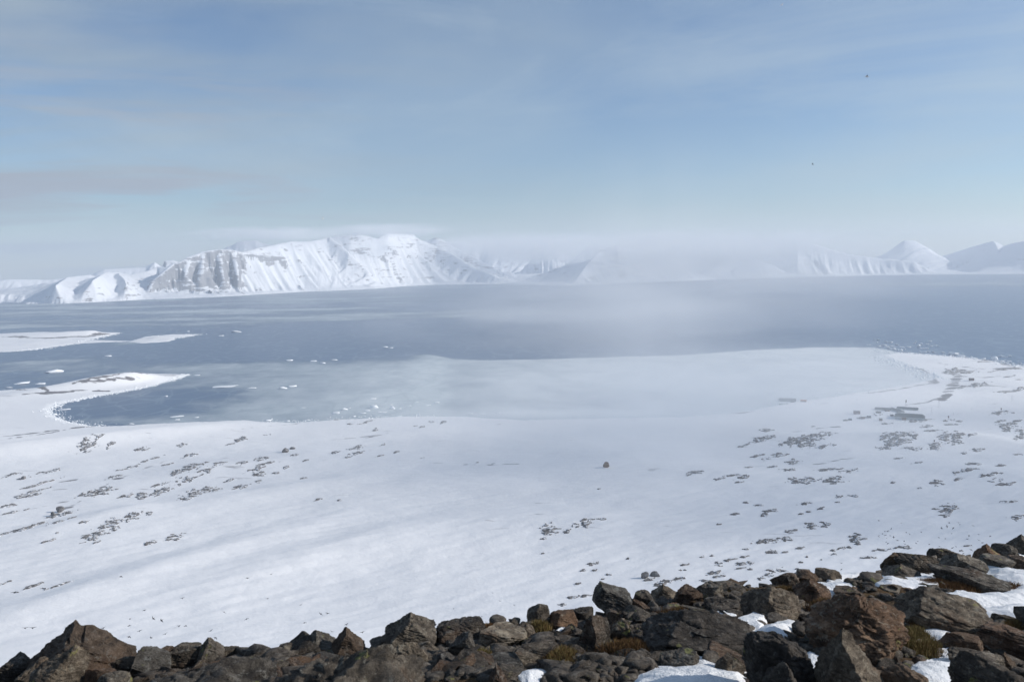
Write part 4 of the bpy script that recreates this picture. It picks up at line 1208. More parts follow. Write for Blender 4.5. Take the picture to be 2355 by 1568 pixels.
# ------------------------------------------------------------------ rock outcrops on the snow plain
def c4(x, y, w, h): return (x * .3405, y * .3405 + 724.5, w * .3405, h * .3405)
def c5(x, y, w, h): return (x * .3432 + 762.6, y * .3432 + 724.5, w * .3432, h * .3432)
def c6(x, y, w, h): return (x * .3404 + 1571, y * .3404 + 724.5, w * .3404, h * .3404)
def g2(x, y, w, h): return (x * .2594 + 1220, y * .2594 + 1258, w * .2594, h * .2594)
def g3(x, y, w, h): return (x * .2552 + 1754, y * .2552 + 1182, w * .2552, h * .2552)
OUT = []
for q in [(600, 868, 85, 22), (740, 880, 30, 14), (1230, 880, 40, 12), (1630, 842, 45, 16), (1560, 872, 40, 10), (1810, 805, 25, 6), (960, 905, 70, 10), (1290, 946, 60, 12),
          (1030, 973, 70, 7), (880, 1030, 60, 10), (1110, 1015, 50, 10), (770, 1092, 48, 12), (1300, 1020, 90, 26), (1200, 1062, 50, 20), (1385, 1055, 42, 18), (1480, 1000, 55, 16),
          (1640, 998, 45, 14), (1765, 968, 55, 20), (1800, 1003, 75, 7), (1730, 1042, 65, 12), (1750, 1075, 50, 14), (1230, 1120, 40, 16), (1300, 1110, 34, 12), (1080, 1145, 60, 9),
          (1080, 1192, 105, 22), (950, 1222, 36, 28), (860, 1218, 50, 12), (1370, 1192, 120, 28), (1270, 1235, 70, 20), (1630, 1158, 60, 20), (1740, 1125, 26, 14), (690, 1192, 80, 24),
          (590, 1210, 60, 16), (210, 1195, 90, 10), (200, 1222, 70, 9), (85, 1078, 65, 10), (165, 1098, 40, 12), (350, 1052, 80, 10), (270, 1140, 110, 6), (405, 1348, 70, 18),
          (410, 1390, 70, 12), (240, 1418, 80, 12), (140, 1450, 52, 14), (20, 1480, 30, 10), (568, 1400, 30, 10), (890, 1362, 60, 24), (1002, 1340, 26, 10), (745, 1420, 60, 42),
          (620, 1492, 66, 34), (1185, 1495, 55, 26), (1018, 1540, 38, 12), (340, 1520, 40, 6), (1545, 1118, 30, 10), (1990, 942, 32, 10), (2250, 930, 40, 9), (2070, 980, 40, 4),
          (2160, 1243, 32, 8), (2292, 1250, 18, 7), (1862, 1070, 30, 8), (2052, 1100, 26, 6), (60, 1288, 60, 10), (90, 1330, 90, 8), (1930, 1028, 25, 8), (380, 1472, 14, 5), (650, 1535, 22, 6)]:
    OUT.append(('L', c4(*q)))
OUT += [('L', q) for q in [(88, 1343, 22, 4), (135, 1346, 26, 3), (62, 1354, 16, 2), (8, 1341, 14, 3)]]
for q in [(165, 890, 62, 16), (165, 928, 75, 12), (342, 868, 24, 8), (435, 918, 28, 7), (615, 955, 18, 3), (968, 990, 20, 4), (1070, 998, 20, 4), (300, 766, 24, 10), (750, 718, 28, 12),
          (665, 715, 22, 9), (562, 742, 20, 5), (610, 748, 22, 5), (25, 920, 30, 8), (1790, 1165, 14, 3), (1460, 1440, 66, 32), (1420, 1495, 28, 8), (1576, 1446, 28, 16), (1690, 1396, 66, 24), (1800, 1366, 42, 8),
          (125, 730, 30, 5), (60, 700, 60, 5), (240, 715, 60, 6), (330, 940, 30, 6)]:
    OUT.append(('M', c5(*q)))
for q in [(560, 778, 46, 16), (550, 825, 76, 14), (510, 850, 60, 14), (840, 832, 150, 30), (720, 858, 60, 18), (500, 950, 60, 9), (650, 945, 60, 16), (560, 975, 30, 12), (440, 1028, 24, 7), (600, 1025, 40, 16),
          (740, 995, 56, 22), (720, 1045, 60, 11), (240, 1105, 50, 12), (350, 1080, 50, 9), (410, 1095, 60, 12), (380, 1130, 40, 8), (80, 1065, 60, 18), (985, 1045, 90, 13), (1130, 1055, 60, 12), (800, 1118, 84, 22),
          (1012, 1118, 74, 26), (1440, 800, 100, 18), (1470, 840, 110, 24), (1400, 875, 70, 20), (1805, 820, 90, 26), (1830, 855, 50, 20), (1700, 780, 55, 12), (1595, 715, 75, 14), (1640, 752, 50, 8), (1800, 742, 50, 6),
          (1700, 885, 48, 22), (1952, 805, 26, 8), (1555, 905, 60, 14), (1460, 965, 30, 7), (1578, 998, 42, 7), (1975, 912, 46, 13), (1895, 935, 20, 8), (1970, 1005, 60, 16), (1945, 1045, 50, 14), (2150, 1017, 30, 13),
          (1870, 1060, 42, 12), (2065, 1078, 60, 8), (1855, 1108, 34, 10), (2140, 1108, 34, 10), (2185, 1142, 60, 11), (2070, 1122, 36, 6), (1715, 1130, 46, 20), (1415, 1130, 24, 8), (1590, 1170, 18, 4), (2225, 1260, 64, 8),
          (1790, 1305, 70, 28), (1765, 1350, 34, 14), (2262, 1366, 46, 18), (830, 1273, 50, 11), (935, 1306, 30, 11), (800, 1343, 28, 7), (850, 1330, 26, 6), (510, 1286, 40, 8), (590, 1320, 60, 18), (545, 1350, 30, 22),
          (350, 1345, 30, 14), (958, 1414, 38, 20), (875, 1428, 38, 20), (845, 1408, 34, 6), (560, 1528, 84, 20), (690, 1515, 52, 16), (725, 1460, 46, 14), (1165, 1510, 38, 36), (1145, 1223, 46, 8), (1040, 1225, 34, 8),
          (1042, 1264, 18, 5), (2150, 660, 62, 12), (2190, 745, 60, 26), (2230, 780, 50, 16), (2285, 828, 36, 22), (2150, 716, 34, 7), (1790, 710, 34, 6), (1862, 717, 22, 5), (2262, 505, 60, 9), (2262, 942, 32, 11),
          (1200, 695, 38, 7), (1110, 708, 22, 6), (1370, 732, 46, 7), (1640, 708, 30, 7), (970, 885, 60, 9), (850, 880, 60, 14), (400, 885, 50, 7), (2290, 800, 20, 8), (240, 1415, 24, 8), (430, 1265, 30, 6), (880, 752, 14, 3),
          (1820, 380, 60, 22), (1935, 386, 70, 9), (2180, 368, 90, 9), (2050, 306, 60, 8), (2190, 415, 50, 6), (2265, 436, 24, 6), (1980, 470, 90, 9), (2140, 520, 50, 5), (2270, 715, 40, 5)]:
    OUT.append(('R', c6(*q)))
for q in [(545, 152, 56, 18), (470, 208, 32, 12), (550, 212, 34, 12), (650, 285, 32, 16), (685, 248, 40, 10), (1060, 288, 66, 16), (1230, 302, 70, 20), (1330, 282, 48, 16), (1150, 330, 60, 22), (1370, 160, 56, 10),
          (1352, 206, 36, 11), (1660, 150, 62, 24), (1770, 112, 60, 16), (1890, 85, 56, 14), (1860, 150, 56, 18), (1950, 140, 50, 16), (1620, 228, 90, 20), (1650, 265, 70, 12), (1560, 300, 70, 12), (2140, 48, 56, 20),
          (2150, 205, 70, 18), (2030, 282, 56, 16), (2100, 250, 50, 18), (2255, 214, 50, 10), (1900, 22, 34, 12), (1610, 75, 25, 10), (1520, 86, 28, 7), (430, 325, 40, 8), (370, 445, 60, 10), (490, 432, 80, 14), (280, 510, 66, 14), (870, 102, 22, 12), (1860, 190, 44, 7), (1950, 196, 24, 6), (110, 60, 20, 5)]:
    OUT.append(('F', g2(*q)))
for q in [(825, 228, 36, 22), (862, 268, 24, 22), (795, 296, 36, 10), (1080, 325, 84, 14), (1260, 300, 80, 17), (960, 392, 66, 10), (1845, 287, 30, 6), (1780, 332, 22, 8), (640, 368, 36, 18), (710, 310, 40, 12), (340, 308, 46, 13),
          (80, 340, 54, 20), (200, 342, 30, 6), (345, 441, 22, 6), (320, 494, 24, 5), (295, 536, 40, 7), (900, 226, 40, 4), (640, 330, 24, 12), (400, 385, 12, 4), (530, 414, 10, 4)]:
    OUT.append(('F', g3(*q)))

def outcrop(i, q):
    cx, cy, w, h = q
    x0, y0, z0 = hit(cx, cy)
    dist = math.hypot(x0, y0)
    rngo = np.random.RandomState(3000 + i)
    a = w * dist / F * 1.15
    b = max(h * dist * dist / (F * (EYE - z0)) * 1.15, 2.2)
    nu = int(np.clip(a * 2 / .55, 26, 110)); nv = int(np.clip(h * 2 * 2.2, 18, 90))
    u, v = np.meshgrid(np.linspace(-1.25, 1.25, nu), np.linspace(-1.25, 1.25, nv))
    tx, ty = y0 / dist, -x0 / dist; nx, ny = x0 / dist, y0 / dist
    mpp = dist / F; rpp = dist * dist / (F * (EYE - z0))
    tilt = (0.10 + rngo.uniform(0, .14)) * rpp / mpp / 2.0
    vv = v * b + (u * a) * tilt * 2.0
    gx = x0 + tx * u * a + nx * vv; gy = y0 + ty * u * a + ny * vv
    rad = u * u + v * v
    # blotchy mask, drawn out along the wind
    m = 0.62 * (1 - rad * 1.15) + 1.75 * fbm2(u * a / (15 * mpp) + i * 3.7, v * b / (3.6 * rpp) + .35 * u * a / (15 * mpp), 4, 400 + i, .66) - 0.36
    gz = ground_z(gx, gy)
    rel = 0.7 + 0.010 * a + 0.25 * rngo.rand()
    facet = np.abs(fbm2(gx / 3.2, gy / 3.2, 4, 460 + i, .6)) * 1.5
    z = gz + rel * np.clip(m * 2.2, -.9, .55) + smooth(0, .4, m) * rel * facet * .9 
    z = np.where(m < -.02, gz - 1.2 * np.clip(-m * 6, 0, 1.2), z)
    fc = grid_faces(nu, nv)
    keep = (m.ravel()[fc] > -.03).any(1)
    if keep.sum() < 4: keep = (rad.ravel()[fc] < .4).any(1)
    ui, inv = np.unique(fc[keep], return_inverse=True)
    P = np.stack([gx - x0, gy - y0, z - z0], -1).reshape(-1, 3)[ui]
    o = mesh_np('rock_outcrop', P, inv.reshape(-1, 4), M['outcrop'], False, loc=(x0, y0, z0))
    return o, w, h
# labels: size, shape, then the nearest thing one can find, and the order along it
MARKS = [(215, 1012, 'on the bright snow bank below the left bay'), (450, 1080, 'on the left of the plain, below the lone boulder pair'), (60, 1100, 'at the left frame edge above the dark crag'),
         (110, 1210, 'around the dark crag at the left edge'), (330, 1125, 'on the lower left plain'), (240, 1220, 'on the slanting chain at lower left'), (110, 1345, 'low on the left edge above the pyramid boulder'),
         (600, 1130, 'on the left plain below the boulder pair'), (840, 1020, 'by the middle shore'), (960, 975, 'on the middle shore below the ice'), (1110, 1066, 'left of the lone hut-shaped boulder on the open plain'),
         (1280, 1215, 'on the smooth snow above the middle of the crest'), (1780, 1000, 'below and left of the station'), (1840, 1010, 'left of the twin dark knolls'), (1800, 1060, 'in the field below the left of the station'),
         (1700, 1100, 'in the faint field right of the open snow'), (1640, 1095, 'in the faint field right of the open snow'), (2070, 1010, 'on the left knoll below the station'), (2185, 1005, 'on the right knoll below the station'),
         (2120, 965, 'just below the station'), (2250, 1075, 'in the scattered field near the right edge'), (2150, 1110, 'right of centre of the lower right plain'), (2310, 970, 'on the knoll at the right frame edge'),
         (2200, 860, 'on the point beyond the station'), (2310, 850, 'on the windswept point at the right edge'), (1850, 1100, 'right of the long streak on the right plain'), (1860, 1180, 'in the lower right field'),
         (1750, 1230, 'in the lines above the twin crest rocks'), (1700, 1290, 'just above the crest, right of the big angular boulder'), (1520, 1320, 'just behind the crest at the two snow boulders'), (1350, 1300, 'above the big angular crest boulder'),
         (1330, 1380, 'behind the crest between the rounded and angular boulders'), (1650, 1325, 'just behind the crest right of the snow boulders'), (1780, 1310, 'just behind the crest left of the tan wedge rock'),
         (1960, 1250, 'above the jagged ledge of the right crest'), (2060, 1260, 'just behind the jagged ledge of the right crest'), (2220, 1265, 'behind the crest near the right edge'), (2150, 1165, 'on the open snow at lower right'),
         (1770, 1270, 'above the small peaked brown rock'), (1900, 1280, 'above the row of three tan rocks'), (1980, 1060, 'between the long streak and the knolls'), (2340, 1060, 'at the right frame edge, mid plain'), (2340, 1180, 'at the right frame edge, low')]
info = []
for i, (zn, q) in enumerate(OUT):
    o, w, h = outcrop(i, q)
    k = min(range(len(MARKS)), key=lambda j: (MARKS[j][0] - q[0]) ** 2 + (2.2 * (MARKS[j][1] - q[1])) ** 2)
    size = 'large' if w * h > 230 else ('small' if w * h < 60 else 'middling')
    shape = 'streak of rocks' if w / h > 6 else ('compact rock patch' if w / h < 2.6 else 'ragged rock outcrop')
    info.append([k, size, shape, q, o])
ORD = ['first', 'second', 'third', 'fourth', 'fifth', 'sixth', 'seventh', 'eighth', 'ninth', 'tenth', 'eleventh', 'twelfth']
from collections import defaultdict
gg = defaultdict(list)
for r in info: gg[(r[0], r[1], r[2])].append(r)
for key, rs in gg.items():
    rs.sort(key=lambda r: r[3][0])
    for j, r in enumerate(rs):
        base_l = f"{key[1]} {key[2]}"
        if len(rs) > 1:
            lab = f"{base_l}, {ORD[j]} from left of those {MARKS[key[0]][2]}"
        else:
            lab = f"{base_l} in the snow {MARKS[key[0]][2]}"
        ws = lab.split()
        if len(ws) > 16: lab = f"{base_l}, {ORD[j]} from left {MARKS[key[0]][2]}"
        ws = lab.split()
        tag(r[4], ' '.join(ws[:16]), 'rock outcrop', 'dark rock outcrops showing through the snow plain')

# single boulders standing on the snow
def plain_boulder(box, mk, label, seed, custom=None, cat='boulder'):
    x0, y0, x1, y1 = box
    X0, Y0, Z0 = hit((x0 + x1) / 2, y1 - .5)
    d = math.hypot(X0, Y0); w = (x1 - x0) / F * d; h = (y1 - y0) / F * d
    v, f = rock_verts(seed, 4, 10, .5, .85, .06, custom)
    v = v * np.array([w / 2, w * .4, h * .62]) 
    o = mesh_np('boulder', v, f, M[mk], True, loc=(X0, Y0, Z0 + h * .42))
    return tag(o, label, cat)
plain_boulder((648, 1030, 664, 1040), 'outcrop', 'larger left one of two boulders standing on the snow below the bay', 701, PK)
plain_boulder((666, 1028, 680, 1033), 'outcrop', 'flatter right one of two boulders standing on the snow below the bay', 702)
plain_boulder((1386, 1062, 1402, 1075), 'b_brown', 'lone brown hut-shaped boulder on open snow in the middle of the plain', 703)
plain_boulder((130, 1166, 147, 1178), 'outcrop', 'dark crag standing up from the snow near the left frame edge', 704)
plain_boulder((118, 1178, 128, 1186), 'outcrop', 'small black rock just below the dark crag near the left edge', 705)
plain_boulder((1474, 1315, 1493, 1329), 'outcrop', 'rounded dark boulder on the snow just beyond the crest, left of a pair', 706)
plain_boulder((1494, 1314, 1517, 1324), 'outcrop', 'flatter dark boulder on the snow just beyond the crest, right of a pair', 707)
plain_boulder((49, 1096, 58, 1102), 'outcrop', 'small black rock on the left plain near the frame edge', 708)

# ------------------------------------------------------------------ drifting ice
def fl(x, y, w, h): return c4(x, y, w, h)
fv = [rock_verts(1500 + k, 3, 9, .5, .8, .10, None, .0, k % 2) for k in range(7)]
fmesh = []
def ice_piece(q, label, group=None, k=None, name='ice_floe', cat='ice floe'):
    cx, cy, w, h = q
    p = at_z([cx], [cy], 0)[0]; d = math.hypot(*p)
    W_ = w * d / F; depth = max(W_ * .55, 2.0); Hh = max(h / F * d - depth * EYE / d, .35 * h / F * d, .5)
    k = rng.randint(len(fmesh)) if k is None else k % len(fmesh)
    o = bpy.data.objects.new(name, fmesh[k]); COL.objects.link(o)
    o.location = (p[0], p[1], Hh * .2); o.scale = (W_ / 2, depth / 2, Hh * .6)
    o.rotation_euler = (0, 0, -math.atan2(p[0], p[1]) + rng.normal() * .15)
    return tag(o, label, cat, group)
for k, (v, f) in enumerate(fv):
    me = mesh_np('ice_mesh', v, f, M['ice'], False); fmesh.append(me.data); bpy.data.objects.remove(me)
FLO = [(fl(1595, 115, 62, 14), 'flat white floe on dark water, upper right of the outer spit'), (fl(1495, 141, 34, 7), 'small low floe left below the flat white floe off the outer spit'),
 (fl(1272, 113, 18, 8), 'tiny floe just above the tongue of the outer spit'), (fl(730, 278, 44, 10), 'small ragged floe in open water between the two left spits'),
 (fl(370, 385, 102, 28), 'large lumpy white ice block between the two spits at the left'), (fl(150, 463, 92, 20), 'long white floe near the left edge above the lower spit'),
 (fl(272, 468, 58, 16), 'white floe right of the long floe above the lower spit'), (fl(60, 490, 40, 7), 'thin floe at the left edge above the lower spit'),
 (fl(1955, 308, 46, 12), 'leftmost of the four small bergs in the mid bay'), (fl(2118, 313, 46, 12), 'second from left of the four small bergs in the mid bay'),
 (fl(2180, 327, 40, 13), 'third and lowest of the four small bergs in the mid bay'), (fl(2258, 304, 44, 10), 'rightmost of the four small bergs in the mid bay'),
 (fl(1518, 483, 165, 20), 'longest white floe in the left bay, thin and flat'), (fl(1700, 494, 62, 12), 'dull low floe right of the longest floe in the left bay'),
 (fl(1910, 497, 58, 22), 'upright block of the floe pair in the middle of the left bay'), (fl(1976, 483, 58, 16), 'tilted floe right of the upright block in the left bay'),
 (fl(1332, 408, 42, 9), 'small floe off the tip of the lower spit'), (fl(1120, 549, 26, 9), 'small lone floe in the dark water under the lower spit'),
 (fl(1197, 684, 88, 12), 'oval flat floe near the inner shore of the left bay'), (fl(1328, 692, 32, 9), 'small floe right of the oval floe by the inner shore'),
 (fl(1195, 708, 36, 11), 'small floe just below the oval floe by the inner shore'), (fl(885, 735, 42, 10), 'small floe stranded on the inner shore left of the oval floe'),
 (fl(440, 638, 62, 11), 'wedge-shaped floe in the inner corner of the left bay'), (fl(516, 583, 26, 12), 'small chunk against the lower spit shore'),
 (fl(370, 675, 28, 16), 'chunk in the innermost left corner of the bay'), (fl(385, 615, 60, 9), 'long chunk against the shore in the inner corner of the left bay'),
 (fl(1810, 715, 54, 20), 'lumpy floe grounded on the shore right of the snow bank'), (fl(1945, 718, 24, 14), 'small grounded chunk right of the lumpy shore floe'), (fl(1985, 714, 30, 9), 'low grounded chunk between shore floes, right of the snow bank'),
 (fl(2080, 710, 30, 9), 'small grounded chunk by the shore below the bay ice'), (fl(2270, 665, 50, 22), 'white lump offshore left of the brash field'), (fl(2050, 626, 28, 5), 'faint thin floe in the grey slush of the bay'),
 (c5(360, 217, 36, 13), 'left one of two white floes on dark water mid picture'), (c5(398, 221, 34, 8), 'right one of two white floes on dark water mid picture'),
 (c5(275, 562, 52, 13), 'bright flat floe above the brash field'), (c5(85, 634, 46, 20), 'left block of the brash field by the middle shore'), (c5(30, 658, 42, 18), 'low block left of the brash field by the middle shore'),
 (c5(705, 588, 40, 13), 'bright oval floe right of the brash field'), (c5(284, 622, 60, 30), 'largest heap of the brash field by the middle shore'), (c5(405, 628, 40, 28), 'jagged block at the right of the brash field'),
 (c5(150, 682, 28, 14), 'round white block on the shore below the brash field')]
for i, (q, lab) in enumerate(FLO): ice_piece(q, lab, None, i)
for q in [(210, 658, 40, 10), (240, 642, 40, 12), (320, 650, 30, 8), (352, 652, 36, 10), (640, 606, 20, 7), (655, 603, 20, 6), (570, 583, 22, 7), (525, 608, 30, 6), (460, 628, 16, 8), (930, 660, 36, 10), (1008, 661, 50, 8),
          (1110, 657, 36, 10), (1146, 645, 8, 7), (1340, 703, 56, 7), (222, 680, 16, 7), (262, 676, 18, 7), (312, 680, 24, 7), (345, 680, 16, 6), (417, 674, 16, 6), (183, 683, 14, 6), (882, 680, 10, 6), (455, 677, 30, 5), (120, 622, 18, 7), (400, 600, 26, 6)]:
    ice_piece(c5(*q), 'small white ice chunk among the brash along the middle shore', 'ice chunks along the middle shore')
def p2(x, y, w, h): return (x * .1904 + 1906.5, y * .1904 + 762.6, w * .1904, h * .1904)
for q in [(547, 97, 20, 14), (595, 103, 38, 22), (577, 134, 30, 18), (690, 130, 46, 20), (742, 132, 46, 20), (600, 180, 50, 18), (660, 168, 60, 22), (700, 185, 60, 14), (820, 160, 40, 14), (760, 178, 70, 14), (880, 186, 60, 10),
          (960, 188, 60, 14), (1080, 180, 44, 36), (1110, 151, 36, 20), (1030, 142, 34, 12), (1048, 125, 16, 14), (1220, 118, 44, 12), (1185, 152, 40, 12), (1228, 175, 44, 12), (1288, 168, 36, 10), (1320, 174, 22, 10), (1120, 206, 60, 12),
          (1175, 206, 50, 12), (870, 236, 40, 36), (830, 226, 30, 20), (910, 216, 26, 18), (935, 244, 40, 14), (980, 243, 20, 14), (1100, 245, 28, 14), (1150, 256, 50, 26), (1200, 245, 40, 14), (1262, 250, 40, 16), (780, 215, 50, 24), (740, 205, 70, 14),
          (1380, 256, 40, 20), (1380, 281, 16, 12), (1610, 270, 22, 10), (1565, 270, 30, 16), (2108, 306, 40, 12), (2178, 297, 38, 16), (2150, 308, 16, 8), (480, 160, 50, 8), (2310, 385, 50, 20), (2280, 360, 16, 8), (2335, 398, 30, 22)]:
    ice_piece(p2(*q), 'small bright ice chunk floating in the brash off the right hand point', 'ice chunks off the right hand point', name='ice_chunk', cat='ice chunk')
ice_piece(p2(1500, 278, 100, 40), 'biggest grounded ice heap off the right hand point', None, 1, 'ice_chunk', 'ice chunk')
ice_piece(p2(1590, 298, 90, 24), 'long grounded ice heap right of the biggest one off the point', None, 2, 'ice_chunk', 'ice chunk')
ice_piece(p2(2000, 345, 70, 54), 'tall triangular ice block standing on the right hand shore', None, 3, 'ice_chunk', 'ice chunk')
ice_piece(p2(2068, 300, 60, 24), 'white ice lump floating above the triangular shore block', None, 4, 'ice_chunk', 'ice chunk')
ice_piece(p2(2080, 362, 60, 26), 'jagged ice block right of the triangular shore block', None, 5, 'ice_chunk', 'ice chunk')
ice_piece(p2(2165, 368, 60, 24), 'jagged ice block second right of the triangular shore block', None, 6, 'ice_chunk', 'ice chunk')
ice_piece(p2(2225, 398, 60, 30), 'low ice ridge on the shore close to the right frame edge', None, 0, 'ice_chunk', 'ice chunk')
# brash too small and many to count
V = []; Fc = []; n0 = 0; sh = [rock_verts(1700 + k, 1, 7, .5, .85, .05)[0] for k in range(6)]; sf1 = ico(1)[1]
def brash(pts, spread, n, smin=.5, smax=2.2):
    global n0
    P = px2(pts); seg = np.hypot(*np.diff(P, axis=0).T); cum = np.concatenate([[0], np.cumsum(seg)])
    for _ in range(n):
        s0 = rng.uniform(0, cum[-1]); x = np.interp(s0, cum, P[:, 0]) + rng.normal() * spread; y = np.interp(s0, cum, P[:, 1]) + rng.normal() * spread
        s = smin + (smax - smin) * rng.rand() ** 3; a = rng.uniform(0, 6.28)
        z = max(0.0, float(ground_z(x, y)))
        v = sh[rng.randint(6)] * np.array([s, s * .7, s * .5])
        v = np.stack([v[:, 0] * math.cos(a) - v[:, 1] * math.sin(a), v[:, 0] * math.sin(a) + v[:, 1] * math.cos(a), v[:, 2]], 1) + (x, y, z + s * .15)
        V.append(v); Fc.append(sf1 + n0); n0 += len(v)
brash([(432, 861), (409, 871), (340, 890), (283, 901), (204, 915), (136, 929), (117, 943)], 4.5, 900)
brash([(117, 943), (126, 956), (170, 972), (240, 979)], 9, 380, .4, 1.6)
brash([(600, 969), (681, 970), (785, 963), (917, 957), (1000, 957)], 7, 260, .4, 1.6)
brash([(1200, 966), (1380, 960), (1571, 959), (1741, 943)], 9, 420, .4, 1.3)
brash([(1741, 943), (1850, 921), (1996, 897), (2100, 880)], 16, 420, .4, 1.6)
brash([(2150, 872), (2122, 860), (2082, 846), (2045, 832), (2020, 820)], 12, 1000, .5, 2.4)
brash([(2010, 806), (2060, 812), (2120, 816), (2200, 820), (2286, 830), (2360, 845)], 10, 800, .6, 3.2)
brash([(0, 810), (82, 804), (170, 792), (218, 780), (279, 765)], 8, 400, .8, 3.0)
brash([(330, 776), (456, 769), (400, 780)], 10, 300, .8, 3.0)
o = mesh_np('brash_ice', np.vstack(V), np.vstack(Fc), M['ice'], False); tag(o, kind='stuff')

# ------------------------------------------------------------------ the research station
def gp(px, py):
    x, y, z = hit(px, py); return Vector((x, y, z))
def face_yaw(p): return -math.atan2(p.x, p.y)
def building(name, label, cx, cy, width, depth, wall_h, rise, yaw=0.0, wall=None, roof=None, windows=0, door=True, chimney=0, hip=0.0, cat='building', group=None, gable=False):
    p = gp(cx, cy)
    e = empty(name, p, face_yaw(p) + yaw)
    tag(e, label, cat, group)
    mb = MB(); mb.box((0, 0, wall_h / 2 - .6), (width, depth, wall_h + 1.2)); w = mb.build('wall', wall or M['wall'], e)
    o_ = .4; x = width / 2 + o_; y = depth / 2 + o_; th = .22; mb = MB()
    if gable:   # ridge runs away from the viewer
        pts = [(-x, -y, wall_h), (x, -y, wall_h), (x, y, wall_h), (-x, y, wall_h), (0, -y, wall_h + rise), (0, y, wall_h + rise)]
        pts += [(a, b, c + th) for a, b, c in pts]
        mb.poly(pts, [(0, 4, 5, 3), (4, 1, 2, 5), (6, 9, 11, 10), (10, 11, 8, 7), (0, 6, 10, 4), (4, 10, 7, 1), (3, 5, 11, 9), (5, 2, 8, 11), (0, 3, 9, 6), (1, 7, 8, 2)])
    else:
        hx = x - hip
        pts = [(-x, -y, wall_h), (x, -y, wall_h), (x, y, wall_h), (-x, y, wall_h), (-hx, 0, wall_h + rise), (hx, 0, wall_h + rise)]
        pts += [(a, b, c + th) for a, b, c in pts]
        mb.poly(pts, [(0, 1, 5, 4), (2, 3, 4, 5), (3, 0, 4), (1, 2, 5), (6, 10, 11, 7), (8, 11, 10, 9), (9, 10, 6), (7, 11, 8), (0, 6, 7, 1), (1, 7, 8, 2), (2, 8, 9, 3), (3, 9, 6, 0)])
    r = mb.build('roof', roof or M['roof'], e)
    for k in range(windows):
        wx = (k + .5) / windows * width - width / 2
        mb = MB(); mb.box((wx, -depth / 2 - .02, wall_h * .58), (min(1.3, width / windows * .5), .12, min(1.1, wall_h * .45)))
        wd = mb.build('window', M['glass'], e)
        mb = MB(); mb.box((wx, -depth / 2 - .05, wall_h * .58 - min(1.1, wall_h * .45) / 2 - .07), (min(1.5, width / windows * .6), .2, .1)); mb.build('sill', M['wall'], wd)
    if door:
        mb = MB(); mb.box((width * .3, -depth / 2 - .02, 1.0), (1.1, .14, 2.0)); mb.build('door', M['brown'], e)
    for k in range(chimney):
        mb = MB(); mb.box((width * (.1 + .12 * k), 0, wall_h + rise + .5), (.6, .6, 1.2)); mb.build('chimney', M['wall'], r)
    return e
building('station_hall', 'big station hall with a long dark hipped roof and pale front wall', 2092, 963.0, 36, 17, 3.6, 3.4, 0.0, windows=0, door=False, chimney=0, hip=3.5)
building('station_wing', 'low station wing with a dark roof at the left end of the station', 2029, 942.5, 19, 9, 1.5, 1.8, 0.04, windows=4, hip=.5)
building('station_wing', 'dark roofed wing at the back right of the station complex', 2087, 941.5, 27, 9, 1.5, 1.8, -0.05, windows=5, hip=.5)
building('station_wing', 'diagonal dark roofed wing linking the back wing to the hall', 2062, 945.5, 25, 8.5, 1.5, 1.8, -1.05, windows=3, hip=.5)
building('entrance_box', 'small brown box annex in front of the hall\'s pale wall', 2079, 965.5, 5, 3, 2.6, .3, 0.0, M['brown'], M['brown'], 1, True)
building('garage', 'long low dark roof adjoining the hall on its left', 2071, 957.5, 13, 9, 2.0, 1.4, 0.0, windows=2, hip=.3)
building('hut', 'brown boxy hut standing apart left of the station', 1970.5, 951.5, 8.2, 6, 4.0, .6, 0.1, M['brown'], M['outcrop'], 1)
building('shed', 'small pale shed in the yard left of the diagonal wing', 2040, 945.5, 5.5, 4, 2.2, .8, 0.3, M['brown'], None, 1, cat='shed')
building('shed', 'low brown shed in the snowy yard below the left wing', 2020, 949.5, 6, 4, 1.7, .7, 0.2, M['brown'], None, 1, cat='shed')
building('shed', 'tiny dark shed left of the hall\'s pale wall', 2051, 956.5, 4, 3, 1.5, .5, 0.0, M['brown'], M['track'], 1, cat='shed')
building('shed', 'small grey-brown crate-like shed below the yard', 2025.5, 967, 4.2, 3.2, 3.0, .3, 0.0, M['brown'], M['wall'], 1, cat='shed')
building('shed', 'dark shed far out on the point beyond the station', 2234, 875, 8.0, 6, 3.6, .5, 0.0, M['brown'], M['track'], 1, cat='shed')
building('boathouse', 'grey flat-roofed boathouse on the shore left of the station', 1810.5, 922, 24, 12, 2.6, 1.6, 0.15, M['steel'], M['roof'], 2)
building('shed', 'orange-topped small shed just right of the shore boathouse', 1848, 923.5, 8, 5, 1.6, 1.2, -.2, M['brown'], M['orange'], 1, cat='shed')
building('shed', 'small brown shed between the boathouse and the orange-topped shed', 1822, 925.5, 5, 4, 1.6, .8, 0, M['brown'], None, 1, cat='shed')

